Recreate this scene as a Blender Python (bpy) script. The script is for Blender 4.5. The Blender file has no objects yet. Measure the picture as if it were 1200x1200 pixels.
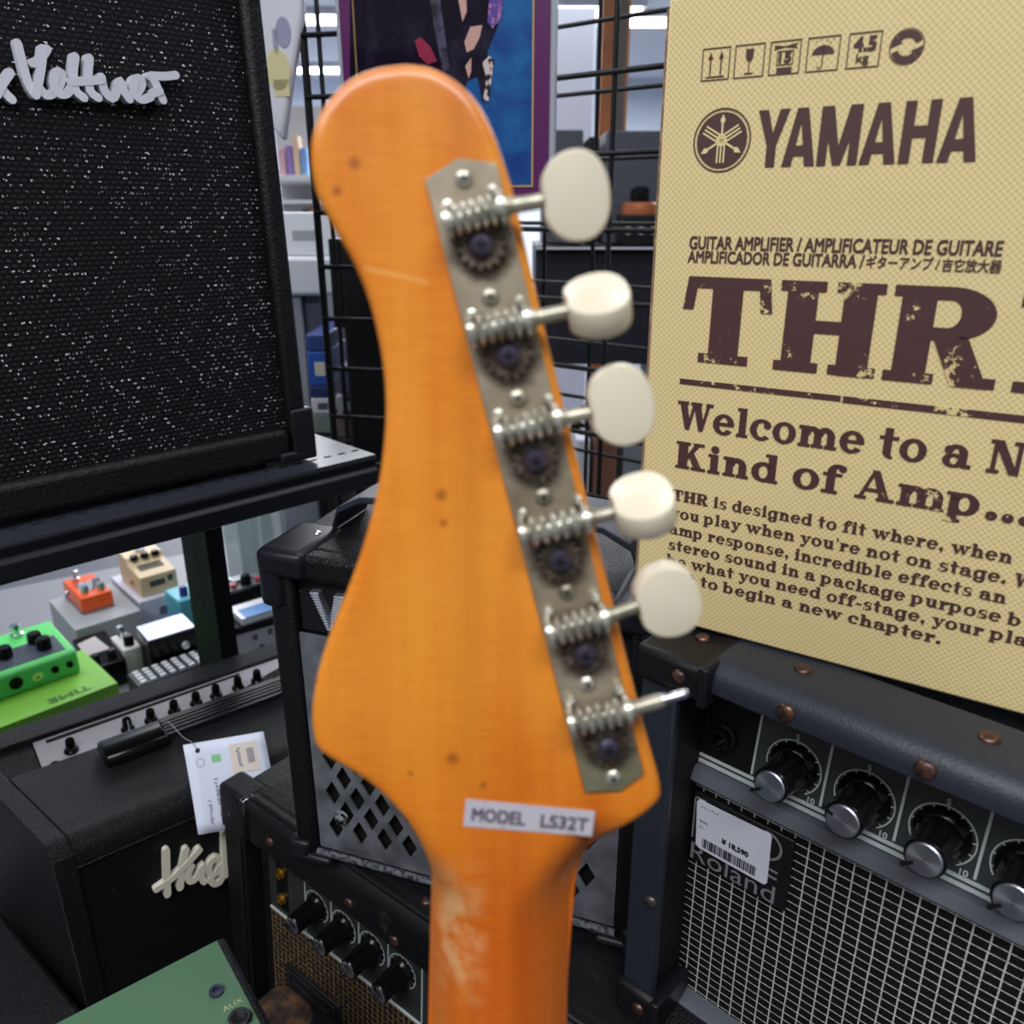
import bpy, bmesh, math, random
from mathutils import Vector, Matrix
random.seed(7)
SC = bpy.context.scene
COL = SC.collection
R = math.radians
# ------------------------------------------------------------------ camera, world, light, exposure
FPX = 953.0
PITCH = R(20.2)
CAM = Vector((0, 0, 1.3))
cd = bpy.data.cameras.new('camera')
cam = bpy.data.objects.new('camera', cd); COL.objects.link(cam)
cam.location = CAM; cam.rotation_euler = (math.pi/2 - PITCH, 0, 0)
cd.sensor_width = 36; cd.lens = FPX/1200*36; cd.clip_start = .01; cd.clip_end = 60
cd.dof.use_dof = True; cd.dof.focus_distance = .50; cd.dof.aperture_fstop = 11.0
SC.camera = cam
SC.view_settings.view_transform = 'Standard'; SC.view_settings.look = 'None'
SC.view_settings.exposure = 0.33; SC.view_settings.gamma = 1; SC.view_settings.use_curve_mapping = False
wd = bpy.data.worlds.new('world'); SC.world = wd; wd.use_nodes = True
wd.node_tree.nodes['Background'].inputs[0].default_value = (.93, .96, 1, 1)
wd.node_tree.nodes['Background'].inputs[1].default_value = .20
LAMP = 9.0           # emission of the ceiling lamps
# big soft ceiling lights of the shop
def area(loc, sx, sy, power, rot=(0, 0, 0), col=(.95, .97, 1)):
    l = bpy.data.lights.new('ceiling_glow', 'AREA'); l.shape = 'RECTANGLE'; l.size = sx; l.size_y = sy; l.energy = power; l.color = col
    o = bpy.data.objects.new('ceiling_glow', l); COL.objects.link(o); o.location = loc; o.rotation_euler = rot
area((-.6, -.9, 2.75), 2.6, .5, 62)
area((.9, 1.0, 2.75), 2.4, .3, 16)
area((-1.6, 1.6, 2.75), 2.4, .5, 30)
area((0, 5.0, 2.75), 5, 1.5, 250)
area((-1, 9.0, 2.75), 7, 1.5, 420)

# ------------------------------------------------------------------ geometry of the view (pixel -> world ray)
_f = Vector((0, math.cos(PITCH), -math.sin(PITCH))); _d = Vector((0, -math.sin(PITCH), -math.cos(PITCH))); _r = Vector((1, 0, 0))
def ray(px, py): return _r*((px-600)/FPX) + _d*((py-600)/FPX) + _f
def at(px, py, z): return CAM + ray(px, py)*z
def onz(px, py, Z):
    r = ray(px, py); return CAM + r*((Z-CAM.z)/r.z)
class Frame:
    def __init__(s, O, yaw):
        s.O = Vector(O); s.yaw = R(yaw)
        s.x = Vector((math.cos(s.yaw), math.sin(s.yaw), 0)); s.y = Vector((-math.sin(s.yaw), math.cos(s.yaw), 0)); s.z = Vector((0, 0, 1))
    def front(s, px, py, d=0):
        r = ray(px, py); P = s.O + s.y*d; q = CAM + r*(((P-CAM).dot(s.y))/r.dot(s.y)) - s.O
        return q.dot(s.x), q.dot(s.z)
    def top(s, px, py, h):
        q = onz(px, py, s.O.z+h) - s.O; return q.dot(s.x), q.dot(s.y)

# ------------------------------------------------------------------ materials
MATS = {}
def lin(c): return tuple((v/255/12.92 if v/255 <= .04045 else ((v/255+.055)/1.055)**2.4) for v in c)
def mat(name, rgb, rough=.5, metal=0.0, bump=None, var=None, coat=0, spec=None, emit=0, alpha=None, trans=0):
    """rgb 0..255 sRGB; bump=(scale,strength[,kind]); var=(rgb2,scale,lo,hi) noise mix"""
    if name in MATS: return MATS[name]
    if spec is None: spec = .28 if max(rgb) < 40 else .5
    m = bpy.data.materials.new(name); m.use_nodes = True; MATS[name] = m
    nt = m.node_tree; b = nt.nodes['Principled BSDF']; N = nt.nodes.new; Lk = nt.links.new
    b.inputs['Base Color'].default_value = (*lin(rgb), 1); b.inputs['Roughness'].default_value = rough; b.inputs['Metallic'].default_value = metal
    b.inputs['Specular IOR Level'].default_value = spec; b.inputs['Coat Weight'].default_value = coat; b.inputs['Coat Roughness'].default_value = .15
    if emit: b.inputs['Emission Color'].default_value = (*lin(rgb), 1); b.inputs['Emission Strength'].default_value = emit
    if trans: b.inputs['Transmission Weight'].default_value = trans
    if alpha is not None: b.inputs['Alpha'].default_value = alpha
    tc = N('ShaderNodeTexCoord')
    if var:
        n = N('ShaderNodeTexNoise'); n.inputs['Scale'].default_value = var[1]; n.inputs['Detail'].default_value = 6; Lk(tc.outputs['Object'], n.inputs['Vector'])
        r = N('ShaderNodeValToRGB'); Lk(n.outputs['Fac'], r.inputs[0]); e = r.color_ramp.elements
        e[0].position = var[2]; e[1].position = var[3]; e[0].color = (*lin(rgb), 1); e[1].color = (*lin(var[0]), 1)
        Lk(r.outputs[0], b.inputs['Base Color'])
    if bump:
        if len(bump) > 2 and bump[2] == 'voronoi':
            n = N('ShaderNodeTexVoronoi'); n.inputs['Scale'].default_value = bump[0]; o = n.outputs['Distance']
        else:
            n = N('ShaderNodeTexNoise'); n.inputs['Scale'].default_value = bump[0]; n.inputs['Detail'].default_value = 3; o = n.outputs['Fac']
        Lk(tc.outputs['Object'], n.inputs['Vector'])
        bp = N('ShaderNodeBump'); bp.inputs['Strength'].default_value = bump[1]; bp.inputs['Distance'].default_value = .001
        Lk(o, bp.inputs['Height']); Lk(bp.outputs[0], b.inputs['Normal'])
    return m
class NG:
    """tiny node helper"""
    def __init__(s, name):
        m = bpy.data.materials.new(name); m.use_nodes = True; MATS[name] = m; s.m = m; s.nt = m.node_tree; s.b = s.nt.nodes['Principled BSDF']
        s.tc = s.nt.nodes.new('ShaderNodeTexCoord'); s.sep = s.n('ShaderNodeSeparateXYZ'); s.l(s.tc.outputs['Object'], s.sep.inputs[0])
        s.X, s.Y, s.Z = s.sep.outputs
    def n(s, t): return s.nt.nodes.new(t)
    def l(s, a, b): s.nt.links.new(a, b)
    def math(s, op, a, b=None, c=None):
        n = s.n('ShaderNodeMath'); n.operation = op
        for i, v in enumerate((a, b, c)):
            if v is None: continue
            if isinstance(v, (int, float)): n.inputs[i].default_value = v
            else: s.l(v, n.inputs[i])
        return n.outputs[0]
    def mix(s, f, a, b):
        n = s.n('ShaderNodeMix'); n.data_type = 'RGBA'
        for k, v in ((0, f), (6, a), (7, b)):
            if isinstance(v, (int, float)): n.inputs[k].default_value = v
            elif isinstance(v, tuple): n.inputs[k].default_value = (*lin(v), 1)
            else: s.l(v, n.inputs[k])
        return n.outputs[2]
    def noise(s, scale, detail=4, vec=None, rough=.5):
        n = s.n('ShaderNodeTexNoise'); n.inputs['Scale'].default_value = scale; n.inputs['Detail'].default_value = detail; n.inputs['Roughness'].default_value = rough
        s.l(vec or s.tc.outputs['Object'], n.inputs['Vector']); return n.outputs['Fac']
    def vec(s, x, y, z):
        n = s.n('ShaderNodeCombineXYZ')
        for i, v in enumerate((x, y, z)):
            if isinstance(v, (int, float)): n.inputs[i].default_value = v
            else: s.l(v, n.inputs[i])
        return n.outputs[0]
    def ramp(s, f, a, b):   # linear step a..b -> 0..1
        n = s.n('ShaderNodeMapRange'); n.inputs[1].default_value = a; n.inputs[2].default_value = b; s.l(f, n.inputs[0]); return n.outputs[0]
    def bump(s, h, strength, dist=.001):
        n = s.n('ShaderNodeBump'); n.inputs['Strength'].default_value = strength; n.inputs['Distance'].default_value = dist; s.l(h, n.inputs['Height']); s.l(n.outputs[0], s.b.inputs['Normal'])
    def done(s, col=None, rough=.5, metal=0, coat=0):
        if col is not None:
            if isinstance(col, tuple): s.b.inputs['Base Color'].default_value = (*lin(col), 1)
            else: s.l(col, s.b.inputs['Base Color'])
        if isinstance(rough, (int, float)): s.b.inputs['Roughness'].default_value = rough
        else: s.l(rough, s.b.inputs['Roughness'])
        s.b.inputs['Metallic'].default_value = metal; s.b.inputs['Coat Weight'].default_value = coat; s.b.inputs['Coat Roughness'].default_value = .2
        return s.m
TOLEX = mat('black_tolex', (14, 14, 17), .45, bump=(900, .9, 'voronoi'))
TOLEX_R = mat('rough_black_tolex', (13, 13, 16), .45, bump=(420, 1.0))
LEATHER = mat('blue_black_leatherette', (34, 39, 49), .48, bump=(700, .25))
OLDLEATHER = mat('worn_black_leatherette', (17, 17, 19), .48, bump=(160, .5), var=((62, 48, 42), 55, .64, .80))
BLACK = mat('matt_black', (7, 7, 8), .55)
PLASTIC = mat('black_plastic', (20, 20, 26), .38, bump=(600, .15))
GLOSSBLK = mat('glossy_black_plastic', (12, 12, 14), .22)
STEEL = mat('black_powder_coated_steel', (17, 18, 23), .4, bump=(1200, .15))
COPPER = mat('tarnished_copper_rivet', (120, 84, 70), .38, .75, var=((70, 58, 56), 300, .4, .6))
NICKEL = mat('worn_nickel', (180, 175, 156), .38, .7, bump=(300, .2), var=((112, 106, 90), 90, .4, .72))
BRIGHT = mat('bright_nickel', (214, 212, 200), .32, .8, var=((150, 143, 122), 200, .45, .7))
CHROME = mat('chrome', (215, 218, 224), .15, 1)
SILVERCAP = mat('brushed_aluminium', (150, 156, 165), .3, .9)
GREYTRIM = mat('grey_trim', (92, 96, 104), .35, .3)
WHITE = mat('white_paint', (222, 224, 228), .5)
PRINTW = mat('white_print', (176, 184, 184), .6)
INK = mat('black_ink', (30, 30, 36), .7)
GOLD = mat('gold_metal', (205, 160, 70), .25, .9)
CREAM = mat('cream_plastic', (214, 204, 180), .35, coat=.15)
IVORY = mat('ivory_lettering', (214, 208, 190), .45)
SILVERL = mat('silver_lettering', (200, 202, 212), .4)

def grid_cloth():
    g = NG('black_cloth_with_white_threads')
    def line(c, p, w, off):
        t = g.math('ADD', g.math('DIVIDE', c, p), off); t = g.math('FRACT', t); return g.math('LESS_THAN', t, w)
    wob = g.math('MULTIPLY', g.math('SUBTRACT', g.noise(30, 2), .5), .0009)
    v = line(g.math('ADD', g.X, wob), .0080, .10, .3); h = line(g.math('ADD', g.Z, wob), .0057, .11, .2)
    m = g.math('MAXIMUM', v, h)
    br = g.ramp(g.noise(900, 2), .3, .5)
    m = g.math('MULTIPLY', m, g.math('ADD', g.math('MULTIPLY', br, .5), .5))
    sp = g.math('GREATER_THAN', g.noise(1500, 1), .66)
    base = g.mix(sp, (9, 9, 10), (46, 48, 51))
    c = g.mix(m, base, (196, 196, 188)); g.bump(g.math('ADD', m, g.noise(1200, 1)), .6); g.b.inputs['Specular IOR Level'].default_value = .25
    return g.done(c, .7)
def gold_cloth():
    g = NG('black_cloth_with_golden_threads')
    def line(c, p, w): return g.math('LESS_THAN', g.math('FRACT', g.math('DIVIDE', c, p)), w)
    m = g.math('MAXIMUM', line(g.X, .0062, .15), line(g.Z, .0058, .15))
    m = g.math('MULTIPLY', m, g.ramp(g.noise(500, 2), .35, .6))
    return g.done(g.mix(m, (12, 11, 10), (150, 118, 70)), .7)
def fleck_cloth(name, pw, ph, thr, base, fleck):
    g = NG(name)
    v = g.vec(g.X, g.Z, 0)
    def brick(mort, c1=(0, 0, 0, 1), c2=(1, 1, 1, 1)):
        b = g.n('ShaderNodeTexBrick'); b.offset = .5; g.l(v, b.inputs['Vector']); b.inputs['Scale'].default_value = 1
        b.inputs['Brick Width'].default_value = pw; b.inputs['Row Height'].default_value = ph; b.inputs['Mortar Size'].default_value = mort
        b.inputs['Mortar Smooth'].default_value = .3
        b.inputs['Color1'].default_value = c1; b.inputs['Color2'].default_value = c2; b.inputs['Mortar'].default_value = (0, 0, 0, 1); return b.outputs
    o = brick(ph*.30)
    hot = g.math('GREATER_THAN', o['Color'], thr)
    weave = g.math('SUBTRACT', 1, o['Fac'])
    c = g.mix(g.math('MULTIPLY', weave, .9), base[0], base[1]); 
    c = g.mix(g.math('MULTIPLY', g.math('MULTIPLY', hot, weave), g.ramp(g.noise(620, 1), .60, .67)), c, fleck)
    g.bump(weave, .9, .0012)
    g.b.inputs['Specular IOR Level'].default_value = .2
    return g.done(c, .6)
CLOTH_GRID = grid_cloth(); CLOTH_GOLD = gold_cloth()
CLOTH_FLECK = fleck_cloth('black_woven_grille_with_silver_flecks', .0058, .0037, .50, ((3, 3, 4), (31, 32, 40)), (226, 228, 236))
CLOTH_DARK = fleck_cloth('black_woven_grille', .003, .0022, .985, ((7, 7, 9), (20, 20, 23)), (150, 150, 150))
CLOTH_VOX = fleck_cloth('black_tweed_vinyl', .0034, .0017, .93, ((13, 13, 16), (34, 35, 42)), (150, 154, 168))

def cardboard():
    g = NG('tan_printed_cardboard')
    s = 2*math.pi/.0021
    a = g.math('SINE', g.math('MULTIPLY', g.X, s*.72)); b = g.math('SINE', g.math('MULTIPLY', g.Z, s*.72))
    t = g.ramp(g.math('MULTIPLY', a, b), -.15, .55)
    c = g.mix(t, (222, 203, 150), (200, 177, 120))
    c = g.mix(g.math('MULTIPLY', g.ramp(g.noise(14, 4), .45, .75), .25), c, (216, 198, 146))
    return g.done(c, .62)
CARD = cardboard()
KRAFT = mat('raw_corrugated_edge', (128, 100, 78), .8, var=((176, 150, 120), 120, .5, .7))
def wornink(name, thr):
    g = NG(name)
    n = g.noise(190, 6, rough=.75); n2 = g.noise(38, 3)
    w = g.math('GREATER_THAN', g.math('ADD', n, g.math('MULTIPLY', g.math('SUBTRACT', n2, .5), .9)), thr)
    return g.done(g.mix(w, (72, 42, 42), (212, 190, 134)), .6)
WINK = wornink('worn_brown_print', .655); WINK2 = wornink('lightly_worn_brown_print', .715)
BINK = mat('brown_print', (74, 46, 44), .6)

def wood():
    g = NG('amber_lacquered_maple')
    v = g.vec(g.math('MULTIPLY', g.X, 60), g.math('MULTIPLY', g.Y, 4), g.math('MULTIPLY', g.Z, 60))
    n = g.noise(1.0, 5, v)
    v2 = g.vec(g.math('MULTIPLY', g.X, 80), g.math('MULTIPLY', g.Y, 900), 0)
    f = g.noise(1.0, 3, v2)
    t = g.math('ADD', g.ramp(n, .3, .72), g.math('MULTIPLY', g.math('SUBTRACT', f, .5), .9))
    c = g.mix(t, (222, 140, 36), (200, 104, 8))
    big = g.ramp(g.noise(16, 2), .4, .7)
    c = g.mix(g.math('MULTIPLY', big, .4), c, (228, 150, 52))
    # a darker glue line down the middle
    ln = g.ramp(g.math('ABSOLUTE', g.math('ADD', g.X, .0115)), .006, .0)
    c = g.mix(g.math('MULTIPLY', ln, .22), c, (150, 70, 8))
    # redder neck
    c = g.mix(g.ramp(g.Y, -.06, -.135), c, g.mix(t, (206, 106, 16), (176, 76, 6)))
    # dents
    for (x, y, r) in ((-.0185, -.0045, .0022), (-.0165, -.0785, .0026), (-.0283, -.083, .0012), (-.0385, .0775, .0022), (-.043, .071, .0018), (-.008, -.0865, .0014), (-.018, -.012, .0015)):
        d = g.math('SQRT', g.math('ADD', g.math('POWER', g.math('SUBTRACT', g.X, x), 2), g.math('POWER', g.math('SUBTRACT', g.Y, y), 2)))
        c = g.mix(g.math('MULTIPLY', g.ramp(d, r, r*.3), .6), c, (112, 52, 12))
    # worn finish on the neck's left shoulder
    w = g.math('MULTIPLY', g.ramp(g.math('ABSOLUTE', g.math('ADD', g.X, .016)), .010, .002), g.ramp(g.math('ABSOLUTE', g.math('ADD', g.Y, .135)), .028, .008))
    w = g.math('MULTIPLY', w, g.ramp(g.noise(120, 5), .42, .62))
    c = g.mix(g.math('MULTIPLY', w, .7), c, (216, 172, 116))
    # long scratch
    sc = g.math('ABSOLUTE', g.math('SUBTRACT', g.math('ADD', g.Y, g.math('MULTIPLY', g.X, .22)), .0447))
    sc = g.math('MULTIPLY', g.ramp(sc, .0008, .0002), g.math('MULTIPLY', g.math('GREATER_THAN', g.X, -.037), g.math('LESS_THAN', g.X, -.021)))
    c = g.mix(g.math('MULTIPLY', sc, .3), c, (236, 186, 116))
    return g.done(c, g.math('ADD', g.math('MULTIPLY', g.noise(60, 3), .2), .22), 0, .25)
WOOD = wood()

# ------------------------------------------------------------------ mesh helpers
class MB:
    def __init__(s): s.bm = bmesh.new()
    def box(s, x0, x1, y0, y1, z0, z1):
        v = [s.bm.verts.new((x, y, z)) for x in (x0, x1) for y in (y0, y1) for z in (z0, z1)]
        for f in ((0, 1, 3, 2), (4, 6, 7, 5), (0, 4, 5, 1), (2, 3, 7, 6), (0, 2, 6, 4), (1, 5, 7, 3)): s.bm.faces.new([v[i] for i in f])
        return s
    def hexa(s, b, t):   # bottom 4 and top 4 points
        v = [s.bm.verts.new(p) for p in list(b)+list(t)]
        for f in ((3, 2, 1, 0), (4, 5, 6, 7), (0, 1, 5, 4), (1, 2, 6, 5), (2, 3, 7, 6), (3, 0, 4, 7)): s.bm.faces.new([v[i] for i in f])
        return s
    def prism(s, poly, axis, a, b):
        """polygon in the two other axes (kept in xyz order) extruded along axis a..b"""
        def P(p, t):
            return {'x': (t, p[0], p[1]), 'y': (p[0], t, p[1]), 'z': (p[0], p[1], t)}[axis]
        A = [s.bm.verts.new(P(p, a)) for p in poly]; B = [s.bm.verts.new(P(p, b)) for p in poly]
        s.bm.faces.new(A[::-1]); s.bm.faces.new(B); n = len(poly)
        for i in range(n): s.bm.faces.new((A[i], A[(i+1) % n], B[(i+1) % n], B[i]))
        return s
    def lathe(s, prof, O, ax, n=24):
        """prof: (r, h) list along axis ax from point O"""
        ax = Vector(ax).normalized(); u = ax.orthogonal().normalized(); w = ax.cross(u); O = Vector(O); rings = []
        for r, h in prof:
            if r <= 1e-7: rings.append([s.bm.verts.new(O+ax*h)])
            else: rings.append([s.bm.verts.new(O+ax*h+(u*math.cos(2*math.pi*k/n)+w*math.sin(2*math.pi*k/n))*r) for k in range(n)])
        for A, B in zip(rings, rings[1:]):
            if len(A) == 1 and len(B) == 1: continue
            for k in range(n):
                j = (k+1) % n
                if len(A) == 1: s.bm.faces.new((A[0], B[j], B[k]))
                elif len(B) == 1: s.bm.faces.new((A[k], A[j], B[0]))
                else: s.bm.faces.new((A[k], A[j], B[j], B[k]))
        if len(rings[0]) > 1: s.bm.faces.new(rings[0][::-1])
        if len(rings[-1]) > 1: s.bm.faces.new(rings[-1])
        return s
    def cyl(s, a, b, r, n=16, r2=None):
        a, b = Vector(a), Vector(b); return s.lathe([(r, 0), (r if r2 is None else r2, (b-a).length)], a, b-a, n)
    def tube(s, pts, r, n=8):
        for a, b in zip(pts, pts[1:]): s.cyl(a, b, r, n)
        return s
    def face(s, pts):
        s.bm.faces.new([s.bm.verts.new(p) for p in pts]); return s
    def arc2(s, cx, cy, ro, ri, a0, a1, y, n=40, ex=1):
        """flat ring in the xz plane at depth y"""
        for k in range(n):
            p, q = (R(a0+(a1-a0)*k/n), R(a0+(a1-a0)*(k+1)/n))
            s.face([(cx+ex*ro*math.cos(p), y, cy+ro*math.sin(p)), (cx+ex*ri*math.cos(p), y, cy+ri*math.sin(p)), (cx+ex*ri*math.cos(q), y, cy+ri*math.sin(q)), (cx+ex*ro*math.cos(q), y, cy+ro*math.sin(q))])
        return s
    def strokes(s, paths, w, y0, y1, n=10):
        """thick rounded strokes in the xz plane, extruded y0..y1"""
        for q, p in enumerate(paths):
            m = len(p); Lf = []; Rg = []
            for k in range(m):
                a, b = p[max(0, k-1)], p[min(m-1, k+1)]; dx, dz = b[0]-a[0], b[1]-a[1]; Ln = math.hypot(dx, dz) or 1e-9
                nx, nz = -dz/Ln*w/2, dx/Ln*w/2; Lf.append((p[k][0]+nx, p[k][1]+nz)); Rg.append((p[k][0]-nx, p[k][1]-nz))
            def cap(c, fr, sg):      # half circle at an end
                a0 = math.atan2(fr[1]-c[1], fr[0]-c[0]); return [(c[0]+w/2*math.cos(a0+sg*math.pi*t/6), c[1]+w/2*math.sin(a0+sg*math.pi*t/6)) for t in range(1, 6)]
            yo = lambda u: min(y0, y1)-(.00035*q+.0009*u if abs(y1-y0) > .002 else .00001*q)
            back = max(y0, y1)
            ends = [(cap(p[0], Lf[0], 1), 0.0, Lf[0], Rg[0]), (cap(p[-1], Lf[-1], -1), 1.0, Lf[-1], Rg[-1])]
            for c, u, l, r in ends: s.prism([l]+c+[r], 'y', yo(u), back)
            for k in range(m-1):
                u0, u1 = yo(k/(m-1)), yo((k+1)/(m-1))
                f = [(Lf[k][0], u0, Lf[k][1]), (Rg[k][0], u0, Rg[k][1]), (Rg[k+1][0], u1, Rg[k+1][1]), (Lf[k+1][0], u1, Lf[k+1][1])]
                s.hexa([(x, back, z) for x, _, z in f], f)
        return s
def obj(name, mb, m, parent=None, bevel=0, seg=2, smooth=True, ang=35, merge=False, xform=None):
    bm = mb.bm if isinstance(mb, MB) else mb
    if merge: bmesh.ops.remove_doubles(bm, verts=bm.verts, dist=1e-6)
    if xform: 
        for v in bm.verts: v.co = xform(v.co)
    bmesh.ops.recalc_face_normals(bm, faces=bm.faces)
    me = bpy.data.meshes.new(name); bm.to_mesh(me); bm.free()
    o = bpy.data.objects.new(name, me); COL.objects.link(o)
    if m: me.materials.append(m)
    if parent: o.parent = parent
    if smooth:
        for p in me.polygons: p.use_smooth = True
        me.set_sharp_from_angle(angle=R(ang))
    if bevel:
        b = o.modifiers.new('bevel', 'BEVEL'); b.width = bevel; b.segments = seg; b.limit_method = 'ANGLE'; b.angle_limit = R(40)
    return o
def thing(name, label, cat, M=None, loc=(0, 0, 0), yaw=0, group=None):
    o = bpy.data.objects.new(name, None); COL.objects.link(o); o.empty_display_size = .02
    if M is not None: o.matrix_world = M
    else: o.location = loc; o.rotation_euler = (0, 0, yaw)
    return tag(o, label, cat, group)
def tag(o, label, cat, group=None):
    o['label'] = label; o['category'] = cat
    if group: o['group'] = group
    return o
def struct(o): o['kind'] = 'structure'; return o
def tframe(fr, name, label, cat, group=None): return thing(name, label, cat, loc=fr.O, yaw=fr.yaw, group=group)
def sub(name, mb, m, parent, **k): return obj(name, mb, m, parent, **k)

# ---- built-in sans lettering, fitted into a rectangle
def text_polys(s, bold=0.0):
    c = bpy.data.curves.new('t', 'FONT'); c.body = s; c.size = 1; c.offset = bold; c.resolution_u = 3
    o = bpy.data.objects.new('t', c); COL.objects.link(o)
    dg = bpy.context.evaluated_depsgraph_get(); dg.update()
    me = bpy.data.meshes.new_from_object(o.evaluated_get(dg)); bpy.data.objects.remove(o)
    V = [v.co.copy() for v in me.vertices]; F = [list(p.vertices) for p in me.polygons]
    bpy.data.meshes.remove(me); return V, F
def text_into(mb, s, x0, z0, w, h, y, bold=0.0, M=None, shear=0.0):
    """bold: stroke thickening in metres, made by overprinting shifted copies"""
    V, F = text_polys(s)
    if not V: return
    xs = [v.x for v in V]; ys = [v.y for v in V]; ax, bx, ay, by = min(xs), max(xs), min(ys), max(ys)
    sx = w/(bx-ax) if w else h/(by-ay); sz = h/(by-ay) if h else sx
    offs = [(0, 0)] if bold <= 0 else [(-bold, -bold), (bold, -bold), (-bold, bold), (bold, bold), (0, 0)]
    for n, (dx, dz) in enumerate(offs):
        vs = []
        for v in V:
            Y = (v.y-ay)*sz; p = Vector((x0+(v.x-ax)*sx+shear*Y+dx, y-2.5e-5*n, z0+Y+dz)); vs.append(mb.bm.verts.new(M @ p if M else p))
        for f in F:
            try: mb.bm.faces.new([vs[i] for i in f])
            except ValueError: pass
    return mb
def grotesk_into(mb, s, x0, z0, x1, cap, y):
    """heavy sans capitals drawn from polygons"""
    G = {'Y': ([[(0, 1), (.27, 1), (.43, .60), (.58, 1), (.84, 1), (.55, .38), (.55, 0), (.30, 0), (.30, .38)]], .84),
         'A': ([[(0, 0), (.25, 0), (.47, 1), (.29, 1)], [(.29, 1), (.57, 1), (.86, 0), (.60, 0), (.42, .74)], [(.20, .18), (.66, .18), (.62, .36), (.24, .36)]], .86),
         'M': ([[(0, 0), (.23, 0), (.23, 1), (0, 1)], [(.77, 0), (1.0, 0), (1.0, 1), (.77, 1)], [(.0, 1), (.30, 1), (.60, 0), (.40, 0)], [(.70, 1), (1.0, 1), (.60, 0), (.40, 0)]], 1.0),
         'H': ([[(0, 0), (.25, 0), (.25, 1), (0, 1)], [(.55, 0), (.80, 0), (.80, 1), (.55, 1)], [(.2, .41), (.6, .41), (.6, .60), (.2, .60)]], .80)}
    kern = {'YA': -.10, 'AM': .05, 'MA': .05, 'AH': .07, 'HA': .07}
    adv = 0; out = []
    for i, ch in enumerate(s):
        P, w = G[ch]; out += [[(p[0]+adv, p[1]) for p in q] for q in P]; adv += w+(kern.get(s[i:i+2], .05) if i < len(s)-1 else 0)
    k = (x1-x0)/adv
    for n, q in enumerate(out): mb.face([(x0+p[0]*k, y-2.5e-5*(n % 6), z0+p[1]*cap) for p in q])
    return mb

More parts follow.
